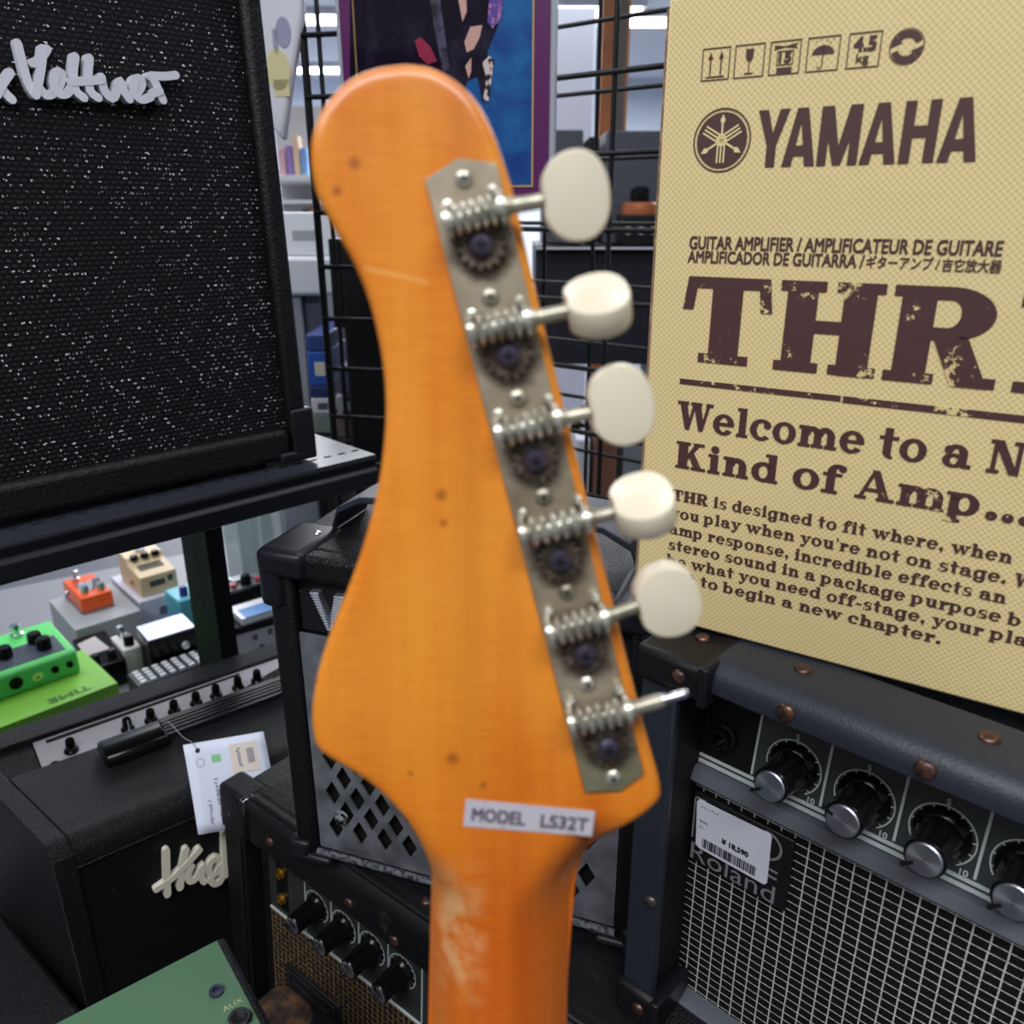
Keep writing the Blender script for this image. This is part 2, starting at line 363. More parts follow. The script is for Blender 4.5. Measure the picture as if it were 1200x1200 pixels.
# ---- a heavy slab-serif alphabet drawn from rectangles and rings
def slab(ch):
    S, t, f, xh, D = .25, .12, .11, .70, -.26     # stem, thin, serif, x-height, descender
    P = []
    def Rr(x0, y0, x1, y1): P.append([(x0, y0), (x1, y0), (x1, y1), (x0, y1)])
    def Pg(*p): P.append(list(p))
    def A(cx, cy, rx, ry, tx, ty, a0, a1, n=18):
        for k in range(n):
            p, q = R(a0+(a1-a0)*k/n), R(a0+(a1-a0)*(k+1)/n)
            P.append([(cx+rx*math.cos(p), cy+ry*math.sin(p)), (cx+rx*math.cos(q), cy+ry*math.sin(q)), (cx+(rx-tx)*math.cos(q), cy+(ry-ty)*math.sin(q)), (cx+(rx-tx)*math.cos(p), cy+(ry-ty)*math.sin(p))])
    def dot(cx, cy, r): P.append([(cx+r*math.cos(2*math.pi*k/14), cy+r*math.sin(2*math.pi*k/14)) for k in range(14)])
    def stem(x, y0, y1, bs=True, tl=True, full=False):
        Rr(x, y0, x+S, y1)
        if bs: Rr(x-.08, y0, x+S+.08, y0+f)
        if full: Rr(x-.08, y1-f, x+S+.08, y1)
        elif tl: Rr(x-.09, y1-f, x+.05, y1)
    W = .6
    if ch == ' ': return P, .34
    if ch in 'nmhr':
        stem(.1, 0, 1 if ch == 'h' else xh)
        if ch == 'r':
            A(.52, .40, .27, .30, .22, .15, 95, 180); dot(.56, .565, .13); return P, .70
        A(.46, .40, .32, .30, .25, .17, 0, 180); Rr(.53, 0, .78, .41); Rr(.46, 0, .86, f); W = .9
        if ch == 'm': A(.89, .40, .32, .30, .25, .17, 0, 180); Rr(.96, 0, 1.21, .41); Rr(.89, 0, 1.29, f); W = 1.33
        return P, W
    if ch == 'u':
        Rr(.1, .28, .35, xh); Rr(0, xh-f, .3, xh); A(.42, .29, .32, .31, .25, .17, 180, 360); Rr(.52, 0, .77, xh); Rr(.42, xh-f, .7, xh); Rr(.6, 0, .86, f); return P, .9
    if ch in 'il': stem(.1, 0, 1 if ch == 'l' else xh); (dot(.225, .87, .14) if ch == 'i' else None); return P, .47
    if ch == 'o': A(.40, .35, .40, .37, .24, .12, 0, 360, 30); return P, .84
    if ch == 'e': A(.39, .35, .39, .37, .24, .12, 0, 325, 28); Rr(.16, .31, .77, .42); return P, .82
    if ch == 'c': A(.40, .35, .40, .37, .24, .12, 48, 318, 26); dot(.60, .52, .13); return P, .76
    if ch in 'dbpqg':
        A(.38, .35, .38, .36, .24, .13, 0, 360, 30); x = .52 if ch in 'dqg' else 0
        if ch == 'd': Rr(x, 0, x+S, 1); Rr(x-.1, 1-f, x+.1, 1); Rr(x+.1, 0, x+S+.08, f)
        if ch == 'b': Rr(x, 0, x+S, 1); Rr(x-.09, 1-f, x+.1, 1)
        if ch == 'p': Rr(x, D, x+S, xh); Rr(x-.09, xh-f, x+.1, xh); Rr(x-.09, D, x+S+.09, D+f)
        if ch == 'q': Rr(x, D, x+S, xh); Rr(x-.09, D, x+S+.09, D+f)
        if ch == 'g': Rr(x, -.05, x+S, xh); Rr(x+.1, xh-f, x+S+.1, xh); A(.40, -.05, .37, .24, .25, .13, 180, 360); dot(.14, -.07, .12)
        return P, .88
    if ch == 'a':
        A(.34, .21, .32, .22, .22, .10, 40, 360, 24); A(.38, .44, .33, .27, .25, .13, 0, 150); dot(.17, .53, .13); Rr(.46, .1, .71, .45); Rr(.56, 0, .84, f+.02); return P, .86
    if ch in 'tf':
        if ch == 't': Rr(.14, .16, .39, .95); Rr(0, xh-f, .58, xh); A(.39, .2, .25, .21, .25, .13, 180, 290); return P, .60
        Rr(.12, 0, .37, .72); Rr(0, 0, .47, f); Rr(0, xh-f, .56, xh); A(.42, .72, .30, .29, .25, .14, 60, 180); dot(.55, .87, .12); return P, .60
    if ch == 's':
        A(.34, .51, .29, .21, .20, .12, 55, 270, 16); A(.34, .20, .31, .21, .20, .12, -125, 90, 16); Rr(.52, .48, .60, .70); Rr(.04, 0, .12, .22); return P, .70
    if ch == 'k': stem(.1, 0, 1); Pg((.33, .3), (.62, .70), (.8, .70), (.46, .26)); Pg((.42, .42), (.62, .0), (.9, 0), (.6, .48)); Rr(.52, xh-f, .88, xh); Rr(.5, 0, .94, f); return P, .92
    if ch in 'vwy':
        def vee(x): Pg((x, xh), (x+.27, xh), (x+.49, .12), (x+.42, 0), (x+.30, 0)); Pg((x+.36, 0), (x+.44, 0), (x+.72, xh), (x+.58, xh))
        vee(.04); Rr(-.03, xh-f, .38, xh); Rr(.5, xh-f, .84, xh)
        if ch == 'w': vee(.5); Rr(.92, xh-f, 1.3, xh); return P, 1.28
        if ch == 'y': Pg((.33, 0), (.46, 0), (.32, D+.02), (.20, D+.05)); dot(.16, D+.1, .12)
        return P, .82
    if ch in 'THRK1': S = .33
    if ch == 'T': Rr(.33, 0, .69, 1); Rr(.21, 0, .81, f); Rr(.03, 1-.13, .99, 1); Pg((.03, 1), (.16, 1), (.11, .62), (-.02, .62)); Pg((.99, 1), (.86, 1), (.91, .62), (1.04, .62)); return P, 1.06
    if ch == 'H': [stem(x, 0, 1, full=True) for x in (.08, .68)]; Rr(.3, .44, .8, .58); return P, 1.10
    if ch == 'R': stem(.1, 0, 1, full=True); A(.56, .73, .42, .27, .31, .13, -90, 90); Rr(.3, .87, .56, 1); Rr(.3, .46, .56, .59); Pg((.44, .50), (.76, .52), (1.02, 0), (.68, 0)); Rr(.74, 0, 1.08, f); return P, 1.12
    if ch == 'K': stem(.1, 0, 1, full=True); Pg((.33, .42), (.70, 1), (.88, 1), (.46, .36)); Pg((.44, .60), (.68, 0), (.98, 0), (.62, .66)); Rr(.6, 1-f, .98, 1); Rr(.56, 0, 1.06, f); return P, 1.08
    if ch == 'A': Pg((.02, 0), (.15, 0), (.50, 1), (.40, 1)); Pg((.36, 1), (.56, 1), (.95, 0), (.66, 0)); Rr(.25, .27, .75, .39); Rr(-.05, 0, .28, f); Rr(.56, 0, 1.05, f); return P, 1.06
    if ch in 'WN':
        if ch == 'N': Rr(.1, 0, .23, 1); Rr(.74, 0, .87, 1); Pg((.06, 1), (.34, 1), (.87, 0), (.62, 0)); Rr(0, 0, .34, f); Rr(0, 1-f, .2, 1); Rr(.62, 1-f, .98, 1); return P, 1.02
        for x in (0, .52): Pg((x+.04, 1), (x+.32, 1), (x+.50, .14), (x+.44, 0), (x+.30, 0)); Pg((x+.36, 0), (x+.46, 0), (x+.70, 1), (x+.57, 1))
        Rr(-.03, 1-f, .4, 1); Rr(.48, 1-f, .9, 1); Rr(1.05, 1-f, 1.32, 1); return P, 1.32
    if ch == '1': stem(.2, 0, 1, tl=False); Rr(.06, 0, .58, f); Rr(.0, 1-.16, .3, 1-.04); return P, .66
    if ch == '0': A(.42, .5, .42, .52, .28, .12, 0, 360, 30); return P, .9
    if ch == '.': dot(.16, .13, .15); return P, .36
    if ch == ',': dot(.16, .13, .14); Pg((.2, .05), (.3, .1), (.2, -.15), (.1, -.18)); return P, .36
    if ch == "'": Pg((.05, 1), (.22, 1), (.16, .68), (.1, .68)); return P, .27
    if ch == '-': Rr(.04, .27, .44, .41); return P, .5
    return P, .5
def slab_into(mb, s, x0, z0, x1, cap, y, space=.04):
    """baseline at z0 from x0 to x1, capital height cap"""
    adv = 0; polys = []
    for ch in s:
        P, w = slab(ch); polys += [[(p[0]+adv, p[1]) for p in q] for q in P]; adv += w+space
    k = (x1-x0)/(adv-space)
    for i, q in enumerate(polys):
        mb.face([(x0+p[0]*k, y-2.5e-5*(i % 9), z0+p[1]*cap) for p in q])
    return mb

# ================================================================== THE ROOM
def room():
    g = mat('shop_floor_vinyl', (74, 76, 88), .45, var=((62, 64, 74), 3, .3, .7))
    struct(obj('floor', MB().box(-6, 6, -3, 12, -.05, 0), g))
    struct(obj('ceiling', MB().box(-6, 6, -3, 12, 2.95, 3.0), mat('white_ceiling_board', (226, 230, 236), .8)))
    w = mat('pale_wall_paint', (206, 214, 228), .7)
    struct(obj('wall_back', MB().box(-6, 6, 12, 12.1, 0, 3), w))
    struct(obj('wall_left', MB().box(-6.1, -6, -3, 12, 0, 3), w))
    struct(obj('wall_right', MB().box(6, 6.1, -3, 12, 0, 3), w))
    em = mat('lit_lamp_diffuser', (240, 247, 255), .5, emit=LAMP)
    spots = [(-1.68, 8.2, 'long ceiling light seen through the wire mesh left of the poster, nearer one'), (-2.35, 10.9, 'far ceiling light seen through the wire mesh left of the poster'),
             (.50, 7.9, 'long ceiling light at the top of the photo just right of the poster'), (1.36, 8.3, 'long ceiling light at the top of the photo beside the tan box edge')]
    for x, y, lb in spots:
        t = thing('ceiling_light', lb, 'light', loc=(x, y, 2.95), group='shop ceiling lights')
        obj('lamp_housing', MB().box(-.62, .62, -.17, .17, -.05, -.001), WHITE, t, bevel=.01)
        obj('diffuser', MB().box(-.58, .58, -.13, .13, -.075, -.045), em, t, bevel=.008)
room()

# ================================================================== SUPPORTS
ZT = .50
t = thing('display_table', 'low dark grey display table carrying the amplifiers and the effect pedals', 'table', loc=(0, 0, 0))
obj('tabletop', MB().prism([(.75, .17), (.75, .45), (.45, .62), (-.05, .88), (-.31, 1.0), (-.31, 1.40), (-.40, 1.48), (-.44, 1.553), (-.60, 1.562), (-.60, 2.0), (-.52, 2.0), (-.66, 2.0), (-.82, 1.872), (-1.158, 1.666), (-1.9, 1.2), (-1.9, .17)], 'z', ZT-.03, ZT), mat('grey_table_laminate', (120, 122, 128), .45, bump=(60, .1)), t, bevel=.003)
for x, y in ((-1.85, .22), (.7, .22), (.7, .42), (-1.85, 1.15), (-.65, 1.9)):
    obj('leg', MB().box(x-.025, x+.025, y-.025, y+.025, 0, ZT-.03), STEEL, t)

# ------------------------------------------------------------------ steel shelf with upper deck
FA = Frame((-.390346, .583663, 1.0908), 44.5)
def shelf():
    t = tframe(FA, 'steel_shelf', 'black steel shelf with perforated front edge under the large grille amplifier', 'shelf')
    D = .44; x0, x1 = -.75, .325
    zt = -.0195
    # deck with a row of real holes just behind the front lip
    m = MB()
    hy, hw, hl, pitch = -.004, .0045, .0085, .0165
    m.box(x0, x1, -.03, hy-hw/2, zt-.003, zt); m.box(x0, x1, hy+hw/2, D, zt-.003, zt)
    x = x0
    while x < x1:
        m.box(x, min(x+pitch-hl, x1), hy-hw/2, hy+hw/2, zt-.003, zt); x += pitch
    obj('deck', m, mat('grey_black_steel_deck', (44, 46, 55), .30, bump=(900, .1)), t)
    obj('edge_beam', MB().prism([(-.030, zt), (-.032, zt-.004), (-.030, zt-.012), (-.034, zt-.016), (-.034, zt-.030), (-.026, zt-.034), (-.022, zt-.030), (-.022, zt-.001)], 'x', x0, x1), STEEL, t, bevel=.001)
    obj('end_plate', MB().box(x1-.003, x1, -.02, D, zt-.033, zt-.003), STEEL, t)
    # uprights, from the table up to the deck
    zb = ZT-FA.O.z
    for (xx, yy, pw, pd) in ((.2357, .20, .0216, .075), (-.72, .05, .03, .03), (-.72, .40, .03, .03)):
        p = MB().box(xx, xx+pw, yy, yy+pd, zb, zt-.003)
        u = obj('upright', p, mat('dark_green_black_post', (15, 17, 17), .6), t)
        s = MB()
        for k in range(9): s.box(xx-.0006, xx+.001, yy+pd*.45, yy+pd*.6, zt-.045-k*.062-.008, zt-.045-k*.062+.004)
        obj('slot', s, BLACK, u)
shelf()

# ================================================================== BIG GRILLE AMP ON THE SHELF
def script_paths(fr, paths, sc, off, d=0):
    return [[fr.front(off[0]+p[0]/sc, off[1]+p[1]/sc, d) for p in q] for q in paths]
def smooth_path(p, n=5):
    if len(p) < 3: return p
    out = []; q = [p[0]]+list(p)+[p[-1]]
    for i in range(1, len(q)-2):
        a, b, c, d = [Vector(v) for v in q[i-1:i+3]]
        for k in range(n):
            u = k/n; out.append(tuple(.5*((2*b)+(c-a)*u+(2*a-5*b+4*c-d)*u*u+(3*b-a-3*c+d)*u**3)))
    out.append(tuple(p[-1])); return out
def big_amp():
    tl = math.tan(R(2.2))
    M = Matrix.Translation(FA.O) @ Matrix.Rotation(FA.yaw, 4, 'Z')
    t = thing('guitar_amplifier', 'large black amplifier with silver script lettering on its woven grille, on the steel shelf', 'amplifier', M=M)
    sh = lambda co: Vector((co.x, co.y+max(co.z, 0)*tl, co.z))     # the front leans back slightly
    x0, x1, z0, z1, D = -.22, .268, -.014, .415, .22
    fw = .019
    body = MB().box(x0, x1, .016, D, z0, z1).box(x1-fw, x1, -.004, .03, z0, z1).box(x0, x1-fw, -.004, .03, z0, .016).box(x0, x1-fw, -.004, .03, z1-fw, z1)
    obj('cabinet', body, TOLEX_R, t, bevel=.006, seg=3, xform=sh)
    obj('grille_cloth', MB().box(x0+.005, x1-fw-.0005, .006, .0155, .0165, z1-fw-.0005), CLOTH_FLECK, t, xform=sh)
    for zz in (0, 1):
        a, b = (z0-.002, .034) if not zz else (z1-.036, z1+.004)
        c = MB().box(x1-.006, x1+.004, -.009, .045, a, b).box(x1-.035, x1, -.009, .045, *((a, a+.010) if not zz else (b-.010, b))).box(x1-.02, x1, -.009, -.003, a, b)
        obj('corner_protector', c, PLASTIC, t, bevel=.003, seg=3, xform=sh)
    for xx, yy in ((.215, .02), (-.18, .02), (.215, D-.04), (-.18, D-.04)):
        obj('foot', MB().cyl((xx, yy, -.0195), (xx, yy, -.0135), .014, 20), GLOSSBLK, t)
    # raised script lettering
    P = [[(-30, 300), (-5, 300), (20, 330), (40, 350)], [(35, 255), (10, 290), (-15, 335)],
         [(62, 152), (78, 220), (98, 295), (122, 335)], [(165, 172), (135, 215), (112, 222)], [(150, 172), (142, 240), (128, 310), (122, 335)],
         [(128, 300), (160, 335), (190, 322), (212, 285), (212, 256), (194, 258), (186, 292), (200, 328), (230, 330), (252, 300)],
         [(262, 200), (254, 260), (262, 318), (290, 345)], [(312, 205), (306, 262), (314, 322), (340, 345)], [(244, 288), (300, 286), (352, 282)],
         [(352, 272), (362, 318), (388, 348), (408, 318), (420, 286), (430, 322), (448, 350)],
         [(448, 340), (478, 325), (494, 294), (482, 276), (466, 290), (464, 328), (490, 352), (522, 342)],
         [(520, 270), (530, 275), (548, 312), (565, 354)], [(526, 268), (570, 270), (610, 266)], [(530, 330), (552, 322)]]
    paths = [smooth_path([FA.front(x/3, y/3, .012) for x, y in q], 3) for q in P]
    obj('script_lettering', MB().strokes(paths, .0060, .0005, .009, 10), SILVERL, t, xform=sh, smooth=False)
big_amp()

# ================================================================== THE AMPLIFIER WITH SIX-KNOB PANEL (right) AND ITS TWIN BELOW
def knob(parent, x, z, y, r=.0106, L=.029, ang=215):
    mb = MB(); n = 40; rings = []
    for (rr, h, rib) in ((r*1.26, 0, 0), (r*1.24, .0022, 0), (r*1.06, .0045, 0), (r, .005, 1), (r*.87, L-.002, 1), (r*.87, L-.001, 0), (r*.80, L, 0)):
        rings.append([mb.bm.verts.new((x+rr*(1-(.07 if rib and k % 4 < 2 else 0))*math.cos(2*math.pi*k/n), y-h, z+rr*(1-(.07 if rib and k % 4 < 2 else 0))*math.sin(2*math.pi*k/n))) for k in range(n)])
    for A, B in zip(rings, rings[1:]):
        for k in range(n): mb.bm.faces.new((A[k], A[(k+1) % n], B[(k+1) % n], B[k]))
    mb.bm.faces.new(rings[-1])
    o = obj('knob', mb, GLOSSBLK, parent, ang=25)
    obj('knob_cap', MB().lathe([(r*.76, 0), (r*.76, .0006), (r*.70, .0012), (0, .0013)], (x, y-L+.0001, z), (0, -1, 0), 28), CAPM, o)
    a = R(ang); c, s = math.cos(a), math.sin(a)
    obj('pointer', MB().hexa([(x+c*r*.45-s*.0006, y-L-.0012, z+s*r*.45+c*.0006), (x+c*r*.45+s*.0006, y-L-.0012, z+s*r*.45-c*.0006), (x+c*r*1.0+s*.0009, y-L-.0012, z+s*r*1.0-c*.0009), (x+c*r*1.0-s*.0009, y-L-.0012, z+s*r*1.0+c*.0009)],
                             [(x+c*r*.45-s*.0006, y-L-.0022, z+s*r*.45+c*.0006), (x+c*r*.45+s*.0006, y-L-.0022, z+s*r*.45-c*.0006), (x+c*r*1.0+s*.0009, y-L-.0022, z+s*r*1.0-c*.0009), (x+c*r*1.0-s*.0009, y-L-.0022, z+s*r*1.0+c*.0009)]), BLACK, o)
    return o
def spun():
    g = NG('spun_aluminium_cap')
    # concentric turning marks: fine rings
    g.b.inputs['Anisotropic'].default_value = .85
    tn = g.n('ShaderNodeTangent'); tn.direction_type = 'RADIAL'; tn.axis = 'Y'; g.l(tn.outputs[0], g.b.inputs['Tangent'])
    return g.done((158, 164, 172), .3, .95)
CAPM = spun()
def rivet(parent, p, n, r=.0042, m=None):
    n = Vector(n).normalized()
    return obj('rivet', MB().lathe([(r, -.0005), (r, .0004), (r*.86, .0014), (r*.55, .0022), (0, .0025)], p, n, 16), m or COPPER, parent)
def dial_marks(mb, x, z, y, r):
    mb.arc2(x, z, r, r-.0007, -55, 215, y, 44)
    for k in range(11):
        a = R(225-27*k); c, s = math.cos(a), math.sin(a); w = .00035
        mb.face([(x+c*(r-.003)-s*w, y, z+s*(r-.003)+c*w), (x+c*(r-.003)+s*w, y, z+s*(r-.003)-c*w), (x+c*r+s*w, y, z+s*r-c*w), (x+c*r-s*w, y, z+s*r+c*w)])
def strip_bar(m, x0, x1, zl, zh, yb, r=.012, y0=-.003):
    prof = [(y0, zl)]
    for k in range(7):
        a = math.pi - math.pi/2*k/6; prof.append((y0+r+r*math.cos(a), zh-r+r*math.sin(a)))
    prof += [(yb, zh), (yb, zh-.003), (.004, zh-.006), (.004, zl)]
    return m.prism(prof, 'x', x0, x1)
def corner_cap(parent, x0, x1, z0, z1, y1, mt, top):
    """leather wrapped corner: an L of plates round the corner"""
    m = MB().box(x0, x1, -.0075, y1, z0, z1)
    return obj('corner_cap', m, mt, parent, bevel=.004, seg=2)

R1 = Frame((.07724239, .38503798, .96219187), -42.5)
def tilt_about(y, z, deg):
    return Matrix.Translation((0, y, z)) @ Matrix.Rotation(R(-deg), 4, 'X') @ Matrix.Translation((0, -y, -z))
def roland_one():
    t = tframe(R1, 'guitar_amplifier', 'black amplifier with white-thread grille and price sticker, under the tan box', 'amplifier')
    W, zt, zb, D, rc = .33, .113, -.1465, .20, .030
    body = MB().box(-.004, W, rc+.016, D, zb, zt).box(-.004, W, rc+.002, rc+.017, zb, .036).box(-.004, .0165, 0, rc+.0165, zb, zt).box(W-.018, W, 0, rc+.0165, zb, zt).box(.0165, W-.018, 0, rc+.004, zb, zb+.006).box(.0165, W-.018, .002, rc+.004, zt-.008, zt)
    obj('cabinet', body, TOLEX, t, bevel=.002)
    # leatherette strips along the front edges
    obj('edge_strip', strip_bar(MB(), .033, W-.03, .1066, zt+.0022+.008, .04), LEATHER, t, bevel=.0006)
    obj('edge_strip', MB().box(-.006, .0163, -.003, .004, zb+.02, zt-.012).box(-.006, -.003, -.003, .03, zb+.02, zt-.012), LEATHER, t, bevel=.0015)
    for a, b in ((zt-.0125, zt+.0085), (zb-.0003, -.1205)):
        c = corner_cap(t, -.0085, .0345 if a > 0 else .0225, a, b, .036, OLDLEATHER, a > 0)
        obj('clip', MB().box(.0305 if a > 0 else .018, .0362 if a > 0 else .0242, -.0092, .036, a-.001, b+.0012), PLASTIC, c, bevel=.0015)
        rivet(c, (.0195 if a > 0 else .010, -.0075, (a+b)/2+.001), (0, -1, 0))
        rivet(c, (.016, .021, b), (0, 0, 1)) if a > 0 else None
    rivet(t, (.0105, -.003, -.0484), (0, -1, 0), .0042, mat('bronze_rivet', (100, 92, 90), .35, .8))
    ztop = zt+.0102
    for x in (.0755, .1385, .2015, .265): rivet(t, (x, -.003, .1135), (0, -1, 0), .0047)
    for x in (.0711, .155, .235): rivet(t, (x, .024, ztop), (0, 0, 1), .0047)
    # control panel
    yp = rc-.0015
    pm = mat('dark_green_grey_panel', (44, 50, 49), .5)
    cp = obj('control_panel', MB().box(.0166, W-.0182, yp, rc+.003, .0375, .106), pm, t)
    obj('input_section', MB().box(.0166, .0478, yp-.0006, yp, .0445, .106), BLACK, cp)
    ln = MB()
    ln.box(.0168, W-.019, yp-.0008, yp, .0422, .0440).box(.0168, W-.019, yp-.0008, yp, .0383, .0404)
    for x in (.0483, .0872, .1245, .1610, .1975, .234, .270): ln.box(x, x+.0013, yp-.0008, yp, .0455, .106)
    obj('white_line', ln, PRINTW, cp)
    kx = [.0703, .1075, .1443, .1800, .2165, .253]; kz = .0605
    dm = MB()
    for i, x in enumerate(kx):
        dial_marks(dm, x+.0003, kz, yp-.0009, .0152)
        text_into(dm, '5', x-.0012, kz+.0155, 0, .0031, yp-.0009, .0001)
        text_into(dm, '10', x+.0108, kz-.0158, 0, .0033, yp-.0009, .0001)
    obj('dial_markings', dm, PRINTW, cp)
    TL = tilt_about(rc, .0385, 8); cp.matrix_local = TL
    for i, x in enumerate(kx): knob(t, x, kz, yp, ang=[215, 160, 218, 220, 120, 200][i]).matrix_local = TL
    j = obj('jack_socket', MB().lathe([(.0085, 0), (.0085, .003), (.006, .0035), (.006, .0075), (.0042, .0075), (.0042, .001), (0, .001)], (.0297, yp-.0006, .060), (0, -1, 0), 24), GLOSSBLK, t); j.matrix_local = TL
    # silver trim under the panel, grille
    obj('trim_rail', MB().prism([(rc-.009, .0288), (rc-.0095, .0300), (rc-.006, .0370), (rc, .0378), (rc, .0288)], 'x', .0166, W-.0182), GREYTRIM, t)
    obj('trim_rail', MB().prism([(rc-.012, zb+.0062), (rc-.012, zb+.0075), (rc-.002, zb+.0130), (rc, zb+.0130), (rc, zb+.0062)], 'x', .0166, W-.0182), GREYTRIM, t)
    obj('grille_cloth', MB().box(.0166, W-.0182, rc-.002, rc+.003, zb+.0125, .0290), CLOTH_GRID, t)
    # badge
    yb = rc-.005
    bd = obj('badge', MB().box(.0172, .0790, yb, rc-.0018, -.0300, .0195), mat('satin_black_badge', (20, 21, 23), .4), t, bevel=.0008)
    lm = MB()
    text_into(lm, 'Roland', .0190, -.0287, .0535, .0122, yb-.0003, 0)
    lm.box(.0186, .0196, yb-.0006, yb, -.013, .0165).box(.0186, .026, yb-.0006, yb, .0157, .0165)
    lm.arc2(.0640, .0085, .0095, .0080, -100, 100, yb-.0004, 24, ex=1.0)
    lm.box(.0625, .0725, yb-.0005, yb, -.0115, -.0105).box(.0625, .0725, yb-.0005, yb, -.0070, -.0060)
    obj('lettering', lm, mat('grey_badge_print', (136, 140, 142), .4, .3), bd)
    # price sticker on the badge
    ys = yb-.0012
    st = obj('price_sticker', MB().prism([(.0216, .0160), (.0650, .0172), (.0668, .0155), (.0676, -.0160), (.0660, -.0178), (.0246, -.0176), (.0222, -.0158), (.0205, .0140)], 'y', ys, ys+.0006), mat('white_sticker_paper', (208, 210, 222), .45), bd)
    pr = MB()
    text_into(pr, 'メイトーアンプ', .0235, .0115, .0115, .0022, ys-.0003)
    text_into(pr, '¥ 18,590', .0385, -.0060, .0165, .0042, ys-.0003, .0002)
    text_into(pr, '本体¥', .0235, .0015, .0055, .0017, ys-.0003)
    text_into(pr, '税込', .0235, -.0025, .0030, .0014, ys-.0003)
    rx = random.Random(3); x = .0265
    while x < .0600:
        w = rx.choice((.0003, .0005, .0008)); pr.box(x, x+w, ys-.0003, ys, -.0155, -.0092); x += w+rx.choice((.0003, .0005, .0007))
    obj('print', pr, INK, st)
roland_one()

R2 = Frame((-.21380902, .5716255, .7684784), -38)
def roland_two():
    t = tframe(R2, 'guitar_amplifier', 'worn riveted black amplifier with golden-thread grille and ribbed knobs, under the diamond-grille amplifier', 'amplifier')
    W, zt, zb, D, rc = .60, .047, ZT-R2.O.z, .30, .016
    xl = -.058; xb_ = -.045; k = math.tan(R(4))
    sh = lambda co: Vector((co.x, co.y-(max(0, (zt-co.z))*k if co.y < .05 else 0), co.z))
    body = MB().box(xb_, W, rc+.05, D, zb, zt).box(xb_, W, rc+.002, rc+.051, zb, zt).box(xl, -.036, 0, rc+.004, zb, zt).box(W-.02, W, 0, rc+.004, zb, zt).box(-.036, W-.02, 0, rc+.004, zb, zb+.012).box(-.036, W-.02, .002, rc+.004, zt-.008, zt)
    obj('cabinet', body, OLDLEATHER, t, bevel=.002, xform=sh)
    obj('edge_strip', strip_bar(MB(), -.022, W-.03, .0045, zt+.0006, .05, .016), OLDLEATHER, t, bevel=.0006, xform=sh)
    obj('edge_strip', MB().box(xl-.003, -.0385, -.003, .004, zb+.02, zt-.03), TOLEX, t, bevel=.0015, xform=sh)
    c = obj('corner_cap', MB().box(xl-.004, -.0225, -.006, .020, .003, zt+.0012), OLDLEATHER, t, bevel=.004, xform=sh)
    obj('clip', MB().box(-.0262, -.0205, -.0075, .004, zt-.014, zt+.0022), CHROME, c, bevel=.001, xform=sh)
    for p, n in (((-.046, -.0055, .022), (0, -1, 0)), ((-.048, .003, -.020), (0, -1, 0)), ((-.047, .006, -.075), (0, -1, 0)), ((.0094, -.0030-.0018, .0203), (0, -1, 0)), ((.1112, -.0052, .0164), (0, -1, 0)), ((.162, -.0055, .0121), (0, -1, 0)), ((.028, .016, zt+.0002), (0, 0, 1)), ((.180, .014, zt+.0002), (0, 0, 1))):
        r = rivet(t, p, n, .0048)
    yp = rc-.0015
    cp = obj('control_panel', MB().box(-.0195, W-.02, yp, rc+.003, -.0785, .004), mat('dark_olive_panel', (40, 44, 42), .5), t, xform=sh)
    obj('input_section', MB().box(-.0085, .0075, yp-.0006, yp, -.0705, .004), BLACK, cp, xform=sh)
    ln = MB().box(-.0195, W-.02, yp-.0012, yp, -.0785, -.0765)
    kx = [.0490, .0840, .1190, .1540]; kz = -.037
    for x in kx: ln.box(x-.0168, x-.0160, yp-.0008, yp, -.0745, .004)
    ln.box(.175, .176, yp-.0008, yp, -.0745, .004)
    obj('white_line', ln, PRINTW, cp, xform=sh)
    dm = MB()
    for x in kx: dial_marks(dm, x, kz, yp-.0009, .0150)
    obj('dial_markings', dm, PRINTW, cp, xform=sh)
    dy = lambda z: (zt-z)*k
    for i, x in enumerate(kx): knob(t, x, kz, yp-dy(kz), .0100, .027, ang=[200, 150, 240, 100][i])
    for z in (-.030, -.058):
        obj('input_jack', MB().lathe([(.0055, 0), (.0055, .0015), (.0045, .0018), (.0045, .004), (.0026, .004), (.0026, .0005), (0, .0005)], (-.0005, yp-.0006-dy(z), z), (0, -1, 0), 20), GOLD, t)
    obj('grille_cloth', MB().box(-.0195, W-.02, rc-.002, rc+.003, zb+.0125, -.0785), CLOTH_GOLD, t, xform=sh)
    bd = obj('badge', MB().box(.004, .078, rc-.006, rc-.0018, -.190, -.126), mat('worn_black_badge', (26, 26, 28), .45), t, bevel=.002, xform=sh)
    lm = MB(); yb = rc-.0068
    for (a, b, c2, d) in ((.008, .074, -.1865, -.1295), (.014, .067, -.178, -.140)):
        w = .0022
        lm.box(a, b, yb, yb+.001, c2, c2+w).box(a, b, yb, yb+.001, d-w, d).box(a, a+w, yb, yb+.001, c2+w, d-w).box(b-w, b, yb, yb+.001, c2+w, d-w)
    obj('raised_frame', lm, mat('dull_dark_metal', (52, 52, 54), .4, .4), bd, bevel=.0004, xform=sh)
roland_two()

